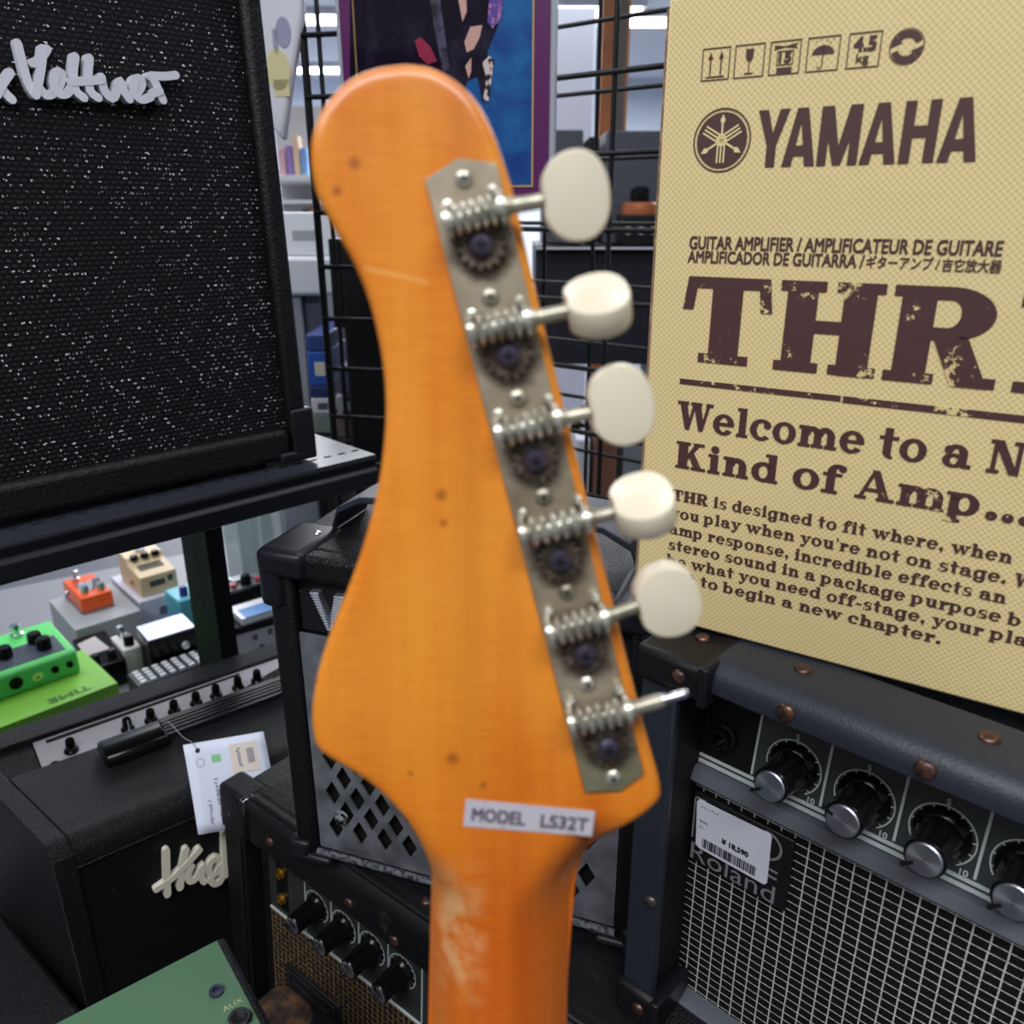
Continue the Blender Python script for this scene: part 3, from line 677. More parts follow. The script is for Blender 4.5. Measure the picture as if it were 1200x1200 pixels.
# ================================================================== TAN CARDBOARD BOX
BX = Frame((.06850798, .41805981, 1.0857), -32.5)
def tan_box():
    t = tframe(BX, 'cardboard_box', 'tan cardboard carton printed with brown lettering, standing on the amplifier at right', 'box')
    W, H, D = .40, .318, .20
    t.scale = (.9554,)*3
    obj('carton', MB().box(0.0015, W, 0, D, 0.0005, H), CARD, t, bevel=.0015)
    obj('carton_edge', MB().prism([(0.0, .002), (0.0022, .0025), (.0025, .012), (0.002, .014)], 'z', .001, H-.004).prism([(-.0006, .012), (.0014, .012), (.0014, .19), (-.0006, .19)], 'z', .002, H-.001), KRAFT, t)
    y = -.0004
    p = MB()                                         # pictograms
    def fr(x0, x1, z0=.2820, z1=.2954, w=.0004): p.box(x0, x1, y, 0, z0, z0+w).box(x0, x1, y, 0, z1-w, z1).box(x0, x0+w, y, 0, z0+w, z1-w).box(x1-w, x1, y, 0, z0+w, z1-w)
    for a, b in ((.0199, .0331), (.0353, .0489), (.0512, .0647), (.0674, .0810), (.0843, .0975)): fr(a, b)
    for x in (.0240, .0290): p.box(x-.0003, x+.0003, y, 0, .2842, .2912); p.face([(x-.0012, y, .2908), (x+.0012, y, .2908), (x, y, .2938)])
    p.box(.0222, .0308, y, 0, .2832, .2837)
    p.prism([(.0403, .2935), (.0439, .2935), (.0437, .2898), (.0428, .2886), (.0414, .2886), (.0405, .2898)], 'y', y, 0); p.box(.0419, .0423, y, 0, .2838, .2890); p.box(.0402, .0440, y, 0, .2834, .2839)
    text_into(p, '15', .0556, .2868, .0050, .0038, y, .00025); fr(.0545, .0617, .2858, .2914, .0003); p.box(.0548, .0614, y, 0, .2828, .2848)
    for q in (((.053, .2936), (.063, .2922)), ((.053, .2922), (.063, .2938)), ((.0535, .2929), (.0625, .2931))): p.strokes([[q[0], q[1]]], .0003, y, 0, 6)
    p.prism([(.0742+.0046*math.cos(R(a)), .2886+.0034*math.sin(R(a))) for a in range(0, 181, 15)], 'y', y, 0); p.box(.0740, .0744, y, 0, .2842, .2922); p.arc2(.0732, .2842, .0012, .0008, 180, 360, y, 8)
    for (a, b) in ((.071, .2932), (.073, .2940), (.0755, .2934), (.078, .2938), (.0768, .2925)): p.box(a, a+.0003, y, 0, b, b+.0007)
    text_into(p, '4.5', .0868, .2884, .0086, .0052, y, .0003); text_into(p, 'kg', .0882, .2830, .0050, .0044, y, .0001)
    p.arc2(.1075, .2884, .0067, .0063, 0, 360, y, 40)
    for a0 in (20, 200):
        p.arc2(.1075, .2884, .0060, .0034, a0, a0+115, y, 16)
        a = R(a0+118); c, s = math.cos(a), math.sin(a); tx, tz = -s, c
        p.face([(.1075+c*.0068, y, .2884+s*.0068), (.1075+c*.0024, y, .2884+s*.0024), (.1075+c*.0047+tx*.0042, y, .2884+s*.0047+tz*.0042)])
    obj('pictogram', p, BINK, t)
    lg = MB()                                        # round emblem: disc, ring, three crossed forks left blank
    cx, cz = .0323, .2563
    lg.arc2(cx, cz, .0139, .0132, 0, 360, y, 56); lg.arc2(cx, cz, .0121, 0.00001, 0, 360, y, 56)
    em = obj('emblem', lg, BINK, t)
    fk = MB(); y2 = y-.0003
    for k in range(3):
        a = R(90+120*k); ux, uz = math.cos(a), math.sin(a); nx, nz = -uz, ux
        P = lambda u, n: (cx+ux*u+nx*n, y2, cz+uz*u+nz*n)
        fk.face([P(.0112, 0), P(.0086, -.0013), P(.0072, -.0005), P(.0072, .0005), P(.0086, .0013)])
        fk.face([P(.0076, -.00045), P(.0076, .00045), P(-.0008, .00045), P(-.0008, -.00045)])
        for n in (-.0016, 0, .0016): fk.face([P(.0005, n-.00038), P(.0005, n+.00038), P(-.0098, n+.00038), P(-.0098, n-.00038)])
    fk.arc2(cx, cz, .0026, .0019, 0, 360, y2-.0001, 20)
    obj('fork_mark', fk, mat('carton_tan', (222, 202, 148), .6), em)
    b = MB()
    grotesk_into(b, 'YAMAHA', .0487, .2441, .1402, .0240, y)
    obj('brand_lettering', b, BINK, t)
    s = MB()
    text_into(s, 'GUITAR AMPLIFIER / AMPLIFICATEUR DE GUITARE', .0202, .2074, .1358, .0060, y, .00018)
    text_into(s, 'AMPLIFICADOR DE GUITARRA /', .0199, .2010, .0830, .0056, y, .00016)
    text_into(s, 'ギターアンプ /', .1040, .2010, .0295, .0054, y, .0001)
    text_into(s, '吉它放大器', .1347, .2006, .0222, .0054, y, .0001)
    obj('product_line', s, BINK, t)
    h = MB()
    slab_into(h, 'THR10', .0200, .1520, .2360, .0424, y, .05)
    hl = obj('headline_lettering', h, WINK, t)
    u = MB()
    xs = [.0202]; rr = random.Random(5)
    u.box(.0202, .1012, y, 0, .1396, .1424); u.box(.1022, .36, y, 0, .1392, .1424)
    obj('underline', u, WINK, t)
    w = MB()
    slab_into(w, 'Welcome to a New', .0205, .1155, .2125, .0152, y, .03)
    slab_into(w, 'Kind of Amp...', .0207, .0937, .1885, .0150, y, .04)
    obj('slogan_lettering', w, WINK2, t)
    q = MB()
    for (s_, x1, z) in (('THR is designed to fit where, when', .1843, .0748), ("you play when you're not on stage. W", .1950, .0646), ('amp response, incredible effects an', .1855, .0548), ('stereo sound in a package purpose b', .1935, .0452), ('be what you need off-stage, your play', .2030, .0360), ('but to begin a new chapter.', .1631, .0268)):
        slab_into(q, s_, .0204, z, x1, .0064, y, .05)
    obj('paragraph_lettering', q, BINK, t)
tan_box()

# ================================================================== AMPLIFIER WITH DIAMOND-HOLE GRILLE
Z2 = R2.O.z+.047
VX = Frame((-.1719469, .51736744, Z2+.0006), -19.2)
def vox():
    t = tframe(VX, 'guitar_amplifier', 'small black amplifier with diamond-cut metal grille and V-shaped badge, behind the guitar headstock', 'amplifier')
    W, H, D = .277, .2650, .155
    # frame with recessed front
    b = MB().box(0, W, .014, D, .004, H).box(0, .020, 0, .016, .004, H).box(W-.020, W, 0, .016, .004, H).box(.02, W-.02, 0, .016, H-.019, H).box(.02, W-.02, 0, .016, .004, .0125)
    obj('cabinet', b, mat('black_basket_vinyl', (11, 11, 13), .42, bump=(700, .6, 'voronoi')), t, bevel=.007, seg=3)
    obj('upper_panel', MB().box(.0205, W-.0205, .008, .0145, .204, H-.019), CLOTH_VOX, t)
    # metal plate pierced with diamonds
    x0, x1, z0, z1 = .0205, W-.0205, .0130, .2035
    px, pz, hx, hz = .0210, .0320, .0066, .0112
    m = MB(); bm = m.bm
    outer = [(x0, z0), (x1, z0), (x1, z1), (x0, z1)]
    holes = []
    for row in range(13):
        for c in range(14):
            cx = x0+.0155+c*px+(px/2 if row % 2 else 0); cz = z0+.0230+row*pz/2
            if cx+hx < x1-.004 and cx-hx > x0+.004 and cz+hz < z1-.006: holes.append((cx, cz))
    edges = []
    def loop(pts):
        v = [bm.verts.new((a, .004, b)) for a, b in pts]; edges.extend(bm.edges.new((v[i], v[(i+1) % len(v)])) for i in range(len(v)))
    loop(outer)
    for cx, cz in holes: loop([(cx-hx, cz), (cx, cz-hz), (cx+hx, cz), (cx, cz+hz)])
    bmesh.ops.triangle_fill(bm, edges=edges, use_beauty=True)
    pl = obj('grille_plate', m, mat('dark_worn_metal_plate', (122, 124, 131), .45, .4, bump=(220, .3), var=((86, 88, 94), 40, .4, .65)), t, smooth=False)
    so = pl.modifiers.new('thickness', 'SOLIDIFY'); so.thickness = .0016; so.offset = 0
    obj('inner_baffle', MB().box(x0, x1, .010, .0145, z0, z1), mat('black_baffle_cloth', (9, 9, 10), .9), t)
    for x, z in ((.0425, .0478), (.0425, .172), (W-.0425, .172)):
        s = obj('screw', MB().lathe([(.0062, 0), (.0062, .0012), (.0048, .002), (.0048, .0045), (.003, .006), (0, .0063)], (x, .0038, z), (0, -1, 0), 18), CHROME, t)
        obj('screw_slot', MB().box(x-.0022, x+.0022, -.0026, -.0020, z-.0004, z+.0004).box(x-.0004, x+.0004, -.0026, -.0020, z-.0022, z+.0022), BLACK, s)
    # piping along the lower edge and round the plate
    obj('piping', MB().cyl((.019, .001, .0098), (W-.019, .001, .0098), .0026, 10), mat('worn_piping', (96, 98, 106), .7, bump=(900, 1.0), var=((30, 30, 34), 260, .45, .6)), t)
    # corner protectors
    for xx in (0, 1):
        for zz in (0, 1):
            a, b2 = (-.005, .033) if not xx else (W-.033, W+.005)
            c, d = (H-.042, H+.003) if zz else (.0, .02)
            mm = MB().box(a, b2, -.005, .055 if zz else .03, *((H-.018, d) if zz else (c, c+.008)))
            mm.box(*((a, .014) if not xx else (W-.014, b2)), -.0045, .03, c+(0 if zz else .001), d-.0015)
            o = obj('corner_protector', mm, PLASTIC, t, bevel=.006, seg=3)
            if zz: obj('screw', MB().lathe([(.0028, 0), (.0022, .001), (0, .0013)], ((a+b2)/2+(.008 if not xx else -.008), .035, H+.003), (0, 0, 1), 12), CHROME, o)
    for xx in (.03, W-.03):
        for yy in (.03, D-.03): obj('foot', MB().cyl((xx, yy, -.0003), (xx, yy, .005), .011, 16), BLACK, t)
    # badge letters, ribbed chrome
    L = MB()
    L.prism([(.0325, .2380), (.0400, .2380), (.0398, .2352), (.0462, .2200), (.0522, .2352), (.0516, .2380), (.0605, .2380), (.0598, .2352), (.0478, .2085), (.0450, .2085), (.0345, .2352)], 'y', .0025, .0082)
    n = 0
    rg = MB()
    zz = .2105
    while zz < .2375:
        u = (zz-.2085)/.0267
        rg.box(.0452-.0112*u, .0468-.0068*u, .0017, .0030, zz, zz+.0009)
        rg.box(.0464+.0056*u, .0478+.0116*u, .0017, .0030, zz, zz+.0009); zz += .0020
    for cx in (.092,):
        L.arc2(cx, .2232, .0150, .0095, 0, 360, .0025, 36)
    L.prism([(.115, .238), (.125, .238), (.131, .228), (.137, .238), (.147, .238), (.136, .2232), (.147, .2085), (.137, .2085), (.131, .218), (.125, .2085), (.115, .2085), (.126, .2232)], 'y', .0025, .0082)
    bd = obj('badge_lettering', L, mat('chrome_badge', (150, 152, 162), .25, .8), t, bevel=.0004)
    obj('ribbing', rg, mat('pale_ribs', (205, 210, 222), .3, .6), bd)
    # strap handle
    hp = [(.026, .0), (.031, .014), (.050, .024), (W/2, .030), (W-.050, .024), (W-.031, .014), (W-.026, .0)]
    m = MB(); pr = []
    for (x, z) in hp: pr.append([(x, .048, H+z), (x, .100, H+z), (x, .100, H+z+.005), (x, .048, H+z+.005)])
    V4 = [[m.bm.verts.new(p) for p in q] for q in pr]
    for A, B in zip(V4, V4[1:]):
        for k in range(4): m.bm.faces.new((A[k], A[(k+1) % 4], B[(k+1) % 4], B[k]))
    m.bm.faces.new(V4[0]); m.bm.faces.new(V4[-1][::-1])
    obj('handle', m, LEATHER, t, bevel=.001)
vox()

# ================================================================== SMALL AMP LOWER LEFT WITH TOP CONTROL PANEL
KX = Frame((-.27282267, .63484959, .70863262), 39)
def small_amp():
    t = tframe(KX, 'guitar_amplifier', 'black amplifier with cream script lettering on its grille, knobs along its top', 'amplifier')
    x0, x1, h, zb, D = -.149, .170, .090, ZT-KX.O.z, .215
    lean = lambda co: Vector((co.x-(.22*co.y if co.x < -.12 else 0), co.y, co.z))
    sk = lambda co: Vector((co.x, co.y+.085*(co.x+.10), co.z))
    r = .014
    # side profile with a control slot cut into the rear of the top
    prof = [(0.004, zb+.006)]
    prof += [(.004, h-.03), (0, h-.028)]
    for k in range(6):
        a = math.pi-math.pi/2*k/5; prof.append((r+r*math.cos(a), h-r+r*math.sin(a)))
    prof += [(.126, h), (.130, h-.004), (.132, h-.014), (.181, h-.004), (.183, h-.0005), (.185, h), (D, h), (D, zb+.006)]
    m = MB().prism(prof, 'x', x0+.018, x1-.018)
    full = [(0.0, zb+.006), (0, h-r)]
    for k in range(6):
        a = math.pi-math.pi/2*k/5; full.append((r+r*math.cos(a), h-r+r*math.sin(a)))
    full += [(D, h), (D, zb+.006)]
    m.prism(full, 'x', x0, x0+.018); m.prism(full, 'x', x1-.018, x1)
    obj('cabinet', m, TOLEX, t, bevel=.0015, xform=lean)
    obj('grille_cloth', MB().box(x0+.0182, x1-.0182, .0015, .0042, zb+.02, h-.030), CLOTH_DARK, t)
    obj('bottom_rail', MB().box(x0+.0182, x1-.0182, -.0005, .006, zb+.006, zb+.02), TOLEX, t)
    # brushed panel lies on the slope of the slot
    def sl(x, u, lift=0):      # u 0..1 front->rear on the slope
        return (x, .1330+.047*u+.055*(x+.10)*(1-u*.9), h-.0130+.0090*u+lift)
    pm = mat('brushed_pale_panel', (204, 204, 208), .45, .15)
    cp = obj('control_panel', MB().hexa([sl(x0+.02, 0, -.001), sl(x1-.02, 0, -.001), sl(x1-.02, 1, -.001), sl(x0+.02, 1, -.001)], [sl(x0+.02, 0, .0006), sl(x1-.02, 0, .0006), sl(x1-.02, 1, .0006), sl(x0+.02, 1, .0006)]), pm, t)
    lg = MB()
    for a, b in ((-.118, .085),): lg.hexa([sl(a, .84, .0006), sl(b, .84, .0006), sl(b, .94, .0006), sl(a, .94, .0006)], [sl(a, .84, .0009), sl(b, .84, .0009), sl(b, .94, .0009), sl(a, .94, .0009)])
    obj('legend_bar', lg, INK, cp)
    ins = MB(); Mx = Matrix.Identity(4)
    for x in (-.09, -.068, .120, .128): ins.hexa([sl(x, .45, .0006), sl(x+.012, .45, .0006), sl(x+.012, .47, .0006), sl(x, .47, .0006)], [sl(x, .45, .0008), sl(x+.012, .45, .0008), sl(x+.012, .47, .0008), sl(x, .47, .0008)])
    obj('print', ins, INK, cp)
    for i, x in enumerate((-.1005, -.046, -.0222, .0025, .0265, .0490, .0745, .0975)):
        p = sl(x, .36, .0005); rr = .0052
        k = obj('knob', MB().lathe([(rr*1.35, 0), (rr*1.30, .0022), (rr*.95, .004), (rr*.82, .0145), (rr*.7, .0155), (0, .0156)], p, (0, -.18, 1), 18), GLOSSBLK, t)
        if i == 1: obj('pointer', MB().box(p[0]-.0005, p[0]+.0005, p[1]-.0085, p[1]-.0065, p[2]+.004, p[2]+.0150), PRINTW, k)
    for x in (-.118, -.062, .118):
        p = sl(x, .12, .0004); obj('jack_socket', MB().lathe([(.0052, 0), (.0048, .002), (.0030, .002), (.0030, .0004), (0, .0004)], p, (0, -.18, 1), 18), GLOSSBLK, t)
    # moulded strap handle
    hn = MB().prism([(.080, h+.0005), (.081, h+.011), (.086, h+.014), (.112, h+.014), (.118, h+.011), (.118, h+.0005)], 'x', -.082, -.022)
    hd = obj('handle', hn, GLOSSBLK, t, bevel=.003)
    st = MB().prism([(.088, h+.0055), (.088, h+.0095), (.122, h+.0095), (.122, h+.0055)], 'x', -.0225, .150)
    for z in (.094, .100, .106, .112): st.box(-.0225, .150, z, z+.003, h+.0094, h+.0106)
    obj('strap', st, PLASTIC, hd)
    obj('end_cap', MB().prism([(.082, h+.0005), (.083, h+.012), (.112, h+.013), (.118, h+.0005)], 'x', .120, .165), GLOSSBLK, hd, bevel=.003)
    # script lettering on the grille
    P = [[(465, 348), (466, 410), (468, 470)], [(520, 345), (508, 400), (503, 450)], [(438, 455), (480, 425), (520, 385), (556, 345)],
         [(535, 390), (524, 418), (534, 432), (552, 418), (566, 388), (562, 418), (570, 432)],
         [(618, 378), (600, 368), (584, 388), (586, 412), (604, 408), (620, 380), (618, 425), (600, 438), (586, 426)],
         [(628, 295), (628, 340), (630, 412)], [(630, 380), (645, 365), (655, 390), (655, 412)]]
    paths = [smooth_path([KX.front(x/2.4, 850+y/2.4, 0) for x, y in q], 3) for q in P]
    obj('script_lettering', MB().strokes(paths, .0062, -.0035, .002, 10), IVORY, t, smooth=False)
    obj('piping', MB().cyl((x0+.018, .001, h-.0295), (x1-.018, .001, h-.0295), .0016, 8), TOLEX, t)
    for x in (x0+.03, x1-.03):
        for y in (.03, D-.03): obj('foot', MB().cyl((x, y, zb), (x, y, zb+.008), .012, 16), BLACK, t)
small_amp()

def dark_side_filler():  # added black box hiding the pale tabletop beside the amplifier, no known cabinet
    t = tframe(Frame((KX.O.x, KX.O.y, ZT), 39), 'speaker_cabinet', 'plain black filler box added to darken the left edge, beside the cream-lettered amplifier', 'speaker')
    obj('cabinet', MB().box(-.52, -.155, -.07, .21, .006, .13), TOLEX, t, bevel=.006, xform=lambda co: Vector((co.x-(.22*co.y if co.x > -.3 else 0), co.y, co.z)))
    for x in (-.49, -.24):
        for y in (-.03, .14): obj('foot', MB().cyl((x, y, 0), (x, y, .007), .012, 14), BLACK, t)
dark_side_filler()
# hang tag tied to that handle
def hang_tag():
    fr = KX; t0 = KX.O + KX.y*-.022 + Vector((0, 0, .045)); a = R(25)
    ex = KX.x; ez = (Vector((0, 0, 1))*math.cos(a)+KX.y*math.sin(a)); ey = (KX.y*math.cos(a)-Vector((0, 0, 1))*math.sin(a))
    M = Matrix(((ex.x, ey.x, ez.x, t0.x), (ex.y, ey.y, ez.y, t0.y), (ex.z, ey.z, ez.z, t0.z), (0, 0, 0, 1)))
    t = thing('price_tag', 'white handwritten price tag hanging on a thread from the amplifier handle', 'tag', M=M)
    A, B, Cc, Dd = Vector((-.0269, .0932)), Vector((.0463, .0777)), Vector((.0375, -.0094)), Vector((-.0347, .0107))
    m = MB(); n = 8; g = []
    for i in range(n+1):
        row = []
        for j in range(n+1):
            u, v = i/n, j/n; p = (A*(1-u)+B*u)*(1-v)+(Dd*(1-u)+Cc*u)*v
            row.append((p.x, -.0012-.004*math.sin(math.pi*v)*(.4+.6*u), p.y))
        g.append(row)
    gv = [[m.bm.verts.new(p) for p in r] for r in g]
    for i in range(n):
        for j in range(n): m.bm.faces.new((gv[i][j], gv[i+1][j], gv[i+1][j+1], gv[i][j+1]))
    card = obj('card', m, mat('white_card', (214, 220, 238), .6), t)
    so = card.modifiers.new('thickness', 'SOLIDIFY'); so.thickness = .0005; so.offset = 0
    def P(u, v, e=.0006):
        p = (A*(1-u)+B*u)*(1-v)+(Dd*(1-u)+Cc*u)*v; return (p.x, -.0012-.004*math.sin(math.pi*v)*(.4+.6*u)-e, p.y)
    def quad(mb, u0, u1, v0, v1, e=.0007): mb.face([P(u0, v0, e), P(u1, v0, e), P(u1, v1, e), P(u0, v1, e)])
    q = MB(); quad(q, .53, .88, .08, .40); obj('price_label', q, mat('beige_label', (216, 206, 196), .6), t)
    q = MB(); quad(q, .30, .41, .16, .24); obj('green_stamp', q, mat('green_ink', (134, 196, 140), .7), t)
    q = MB(); rr = random.Random(2)
    for k in range(9): quad(q, .73, .82, .15+k*.018, .15+k*.018+.009, .0011)
    for k in range(8): quad(q, .60+rr.random()*.02, .64+rr.random()*.02, .13+k*.026, .145+k*.026, .0011)
    for cxx, hh in ((.16, 12), (.28, 26), (.36, 18), (.50, 8)):
        for k in range(hh):
            v = .93-k*.025*(.8 if cxx > .2 else 1.0); 
            if rr.random() < .8: quad(q, cxx+rr.random()*.02, cxx+.025+rr.random()*.03, v-.013, v, .0009)
    for k in range(14):
        a = 2*math.pi*k/14; quad(q, .155+.045*math.cos(a), .165+.045*math.cos(a), .215+.045*math.sin(a), .225+.045*math.sin(a), .0009)
    obj('handwriting', q, mat('grey_pen_ink', (126, 130, 146), .8), t)
    hp = P(.155, .085); obj('hole', MB().lathe([(.0022, 0), (.0022, .0003), (0, .0003)], (hp[0], hp[1]+.0002, hp[2]), (0, -1, 0), 14), BLACK, t)
    # thread
    inv = M.inverted(); KL = lambda a, b, c: inv @ (KX.O+KX.x*a+KX.y*b+KX.z*c)
    pts = [Vector(P(.155, .085)), Vector(P(.10, -.02)), KL(-.0150, .062, .108), KL(-.021, .085, .116), KL(-.026, .098, .104)]
    obj('thread', MB().tube([Vector(p) for p in smooth_path3(pts)], .0004, 6), mat('grey_thread', (150, 152, 160), .6), t)
def smooth_path3(p, n=5):
    out = []; q = [p[0]]+list(p)+[p[-1]]
    for i in range(1, len(q)-2):
        a, b, c, d = q[i-1:i+3]
        for k in range(n):
            u = k/n; out.append(.5*((2*b)+(c-a)*u+(2*a-5*b+4*c-d)*u*u+(3*b-a-3*c+d)*u**3))
    out.append(p[-1]); return out
hang_tag()

# ================================================================== GREEN-TOPPED AMP AT THE BOTTOM LEFT
def green_amp():
    c = onz(255, 1100, .80); yaw = 38
    fr = Frame((c.x, c.y, ZT), yaw)
    t = tframe(fr, 'guitar_amplifier', 'black amplifier with flat green top panel and AUX socket, at bottom left', 'amplifier')
    h = .80-ZT; W, D = .26, .20
    obj('cabinet', MB().box(-W, .0055, -D, .003, .006, h-.002), TOLEX, t, bevel=.004)
    tp = obj('top_panel', MB().box(-W+.006, -.0005, -D+.006, -.0005, h-.0025, h), mat('satin_green_panel', (76, 108, 82), .42, bump=(800, .1)), t, bevel=.0012)
    ax = fr.top(254, 1163, h); bx = fr.top(281, 1197, h); xt = fr.top(268, 1178, h)
    obj('aux_socket', MB().lathe([(.0050, 0), (.0050, .0025), (.0026, .0030), (.0026, .0003), (0, .0003)], (ax[0], ax[1], h), (0, 0, 1), 8), mat('blue_black_nut', (52, 58, 76), .35, .3), t)
    s = obj('jack_socket', MB().lathe([(.0085, 0), (.0085, .002), (.0070, .0045), (.0052, .0045), (.0052, .0005), (0, .0005)], (bx[0], bx[1], h), (0, 0, 1), 24), CHROME, t)
    obj('jack_hole', MB().lathe([(.0051, 0), (.0051, .0010), (0, .0010)], (bx[0], bx[1], h), (0, 0, 1), 20), BLACK, s)
    m = MB()
    M = Matrix.Translation((xt[0]-.0045, xt[1]-.0035, h+.0003)) @ Matrix.Rotation(-math.pi/2, 4, 'X')
    text_into(m, 'AUX', 0, 0, .0135, .0042, 0, 0, M)
    obj('lettering', m, mat('faded_gold_print', (168, 164, 124), .6), tp)
    for x in (-W+.03, -.03):
        for y in (-D+.03, -.03): obj('foot', MB().cyl((x, y, 0), (x, y, .007), .010, 14), BLACK, t)
green_amp()
def worn_case():
    fr = Frame((R2.O.x, R2.O.y, ZT), -38)
    t = tframe(fr, 'equipment_case', 'scuffed brown and black leather case between the green-topped amplifier and the golden-thread grille', 'case')
    h = .675-ZT
    obj('body', MB().box(.034, .10, -.080, -.024, 0, h), mat('scuffed_leather', (62, 50, 44), .6, bump=(90, .8), var=((128, 92, 68), 60, .42, .62)), t, bevel=.016, seg=4)
    obj('edge_band', MB().box(.070, .13, -.083, -.022, 0, h-.002), mat('grainy_black_edge', (26, 27, 34), .4, bump=(260, 1.0)), t, bevel=.012, seg=4)
worn_case()

# ================================================================== THE GUITAR
def guitar():
    O = at(600, 560, .212); tl = R(10)
    ey = -(_d*math.cos(tl)+_f*math.sin(tl)); ex = Vector((1, 0, 0)); n = ex.cross(ey)
    M = Matrix(((ex.x, ey.x, n.x, O.x), (ex.y, ey.y, n.y, O.y), (ex.z, ey.z, n.z, O.z), (0, 0, 0, 1)))
    t = thing('electric_guitar', 'amber wooden guitar headstock seen from behind with six-in-line tuners', 'guitar', M=M)
    out = [(-25.96, -162.6), (-25.3, -142.7), (-24.4, -123.4), (-25.0, -115.3), (-27.1, -106.0), (-31.2, -96.8), (-38.2, -88.5), (-45.1, -83.1), (-50.9, -79.3), (-54.3, -76.2), (-55.5, -71.2), (-55.5, -64.9), (-54.0, -56.3), (-51.5, -47.8), (-48.2, -39.3), (-44.2, -29.9), (-40.2, -19.4), (-37.0, -9.0), (-34.7, 1.1), (-33.3, 11.1), (-32.8, 19.8), (-33.2, 28.5), (-34.3, 35.9), (-36.2, 44.3), (-39.2, 52.6), (-42.7, 59.3), (-46.3, 65.8), (-48.6, 70.8), (-49.6, 76.7), (-49.4, 82.6), (-47.5, 88.4), (-44.0, 93.2), (-38.9, 97.4), (-32.7, 99.7), (-25.5, 100.6)]
    rgt = [(-25.5, 100.6), (-19.4, 99.7), (-13.3, 96.6), (-8.6, 92.2), (-4.8, 85.5), (-1.9, 77.7), (.4, 70.8), (3.6, 57.7), (8.6, 37.0), (14.3, 15.5), (20.1, -6.8), (26.2, -29.9), (31.8, -51.4), (37.2, -71.2), (40.6, -82.6), (41.9, -88.0), (41.4, -92.2), (34.9, -98.9), (29.0, -104.2), (24.7, -110.0), (21.9, -116.7), (19.9, -124.8), (18.9, -134.4), (18.0, -148.4), (17.4, -162.6)]
    L = [(p[0]/1000, p[1]/1000) for p in smooth_path(out, 4)]; Rt = [(p[0]/1000, p[1]/1000) for p in smooth_path(rgt, 4)]
    yend = -.62
    def xat(path, y):
        best = None
        for a, b in zip(path, path[1:]):
            lo, hi = sorted((a[1], b[1]))
            if lo-1e-9 <= y <= hi+1e-9 and hi > lo:
                u = (y-a[1])/(b[1]-a[1]); return a[0]+(b[0]-a[0])*u
        return path[0][0] if abs(y-path[0][1]) < abs(y-path[-1][1]) else path[-1][0]
    poly = L + Rt[1:]
    def dist(x, y):
        d = 1
        for a, b in zip(poly, poly[1:]):
            ax, ay = a; bx, by = b; vx, vy = bx-ax, by-ay; w = vx*vx+vy*vy
            u = 0 if w == 0 else max(0, min(1, ((x-ax)*vx+(y-ay)*vy)/w)); d = min(d, math.hypot(x-ax-vx*u, y-ay-vy*u))
        return d
    ys = []
    y = .1006
    ys = [.10055, .1003, .0999, .0994, .0986, .0975, .096, .094]
    y = .0915
    while y > -.070: ys.append(y); y -= .0028
    while y > -.162: ys.append(y); y -= .0011
    while y > -.24: ys.append(y); y -= .004
    ys += [-.25, -.27, -.3, -.35, -.4, -.45, -.5, -.55, yend]
    NT = 40; rows = []
    bm = bmesh.new()
    def sst(a, b, v): u = max(0, min(1, (v-a)/(b-a))); return u*u*(3-2*u)
    for y in ys:
        if y < -.1626:
            s = (-.1626-y); xl, xr = -.02596-.003*(1-math.exp(-s/.07)), .0174-.0002*s/.2
        else: xl, xr = xat(L, y), xat(Rt, y)
        xc = -.0040
        g = sst(-.098, -.140, y)
        back, front = [], []
        for i in range(NT+1):
            c = -math.cos(math.pi*i/NT); x = (xl+xr)/2+(xr-xl)/2*c
            d = dist(x, y) if y > -.15 else min(x-xl, xr-x); r = .0030
            z = 0 if d > r else -r+math.sqrt(max(0, r*r-(r-d)**2))
            # neck: rounded back that falls away towards both sides
            hw = .0215; u = min(1.25, abs(x-xc)/hw)
            # the flat of the headstock runs down the middle as a tongue
            fl = max(0.0, .78*(1-sst(-.092, -.135, y)))
            q = max(0, (u-fl)/(1.0-fl*.6)); drop = .0155*min(1.0, q)**2.1
            z = min(z, z*(1-g)-drop*sst(-.094, -.124, y))
            back.append(bm.verts.new((x, y, z)))
        fz = -.0145-.0065*sst(-.10, -.125, y)
        for i in range(NT+1):
            c = -math.cos(math.pi*i/NT); x = (xl+xr)/2+(xr-xl)/2*c
            front.append(bm.verts.new((x, y, min(fz, -.0145))))
        rows.append((back, front))
    for (b0, f0), (b1, f1) in zip(rows, rows[1:]):
        for i in range(NT):
            bm.faces.new((b0[i], b1[i], b1[i+1], b0[i+1])); bm.faces.new((f0[i], f0[i+1], f1[i+1], f1[i]))
        bm.faces.new((b0[0], f0[0], f1[0], b1[0])); bm.faces.new((b0[-1], b1[-1], f1[-1], f0[-1]))
    for (b, f) in (rows[0], rows[-1]): bm.faces.new(list(b)+list(f[::-1]))
    obj('neck', bm, WOOD, t, ang=50)
    # body far below the picture
    bo = [(-.05, -.60), (.05, -.60), (.11, -.64), (.15, -.70), (.12, -.78), (.14, -.86), (.17, -.93), (.15, -.985), (.08, -1.005), (-.08, -1.005), (-.15, -.985), (-.17, -.93), (-.14, -.86), (-.12, -.78), (-.15, -.70), (-.11, -.64)]
    obj('body', MB().prism(bo, 'z', -.050, -.012), WOOD, t, bevel=.006)
    # ---- tuner strip
    pl = [(-.0213, .0735), (-.0131, .0785), (-.0037, .0773), (.0366, -.0826), (.0303, -.0877), (.0203, -.0882)]
    zp = .0012
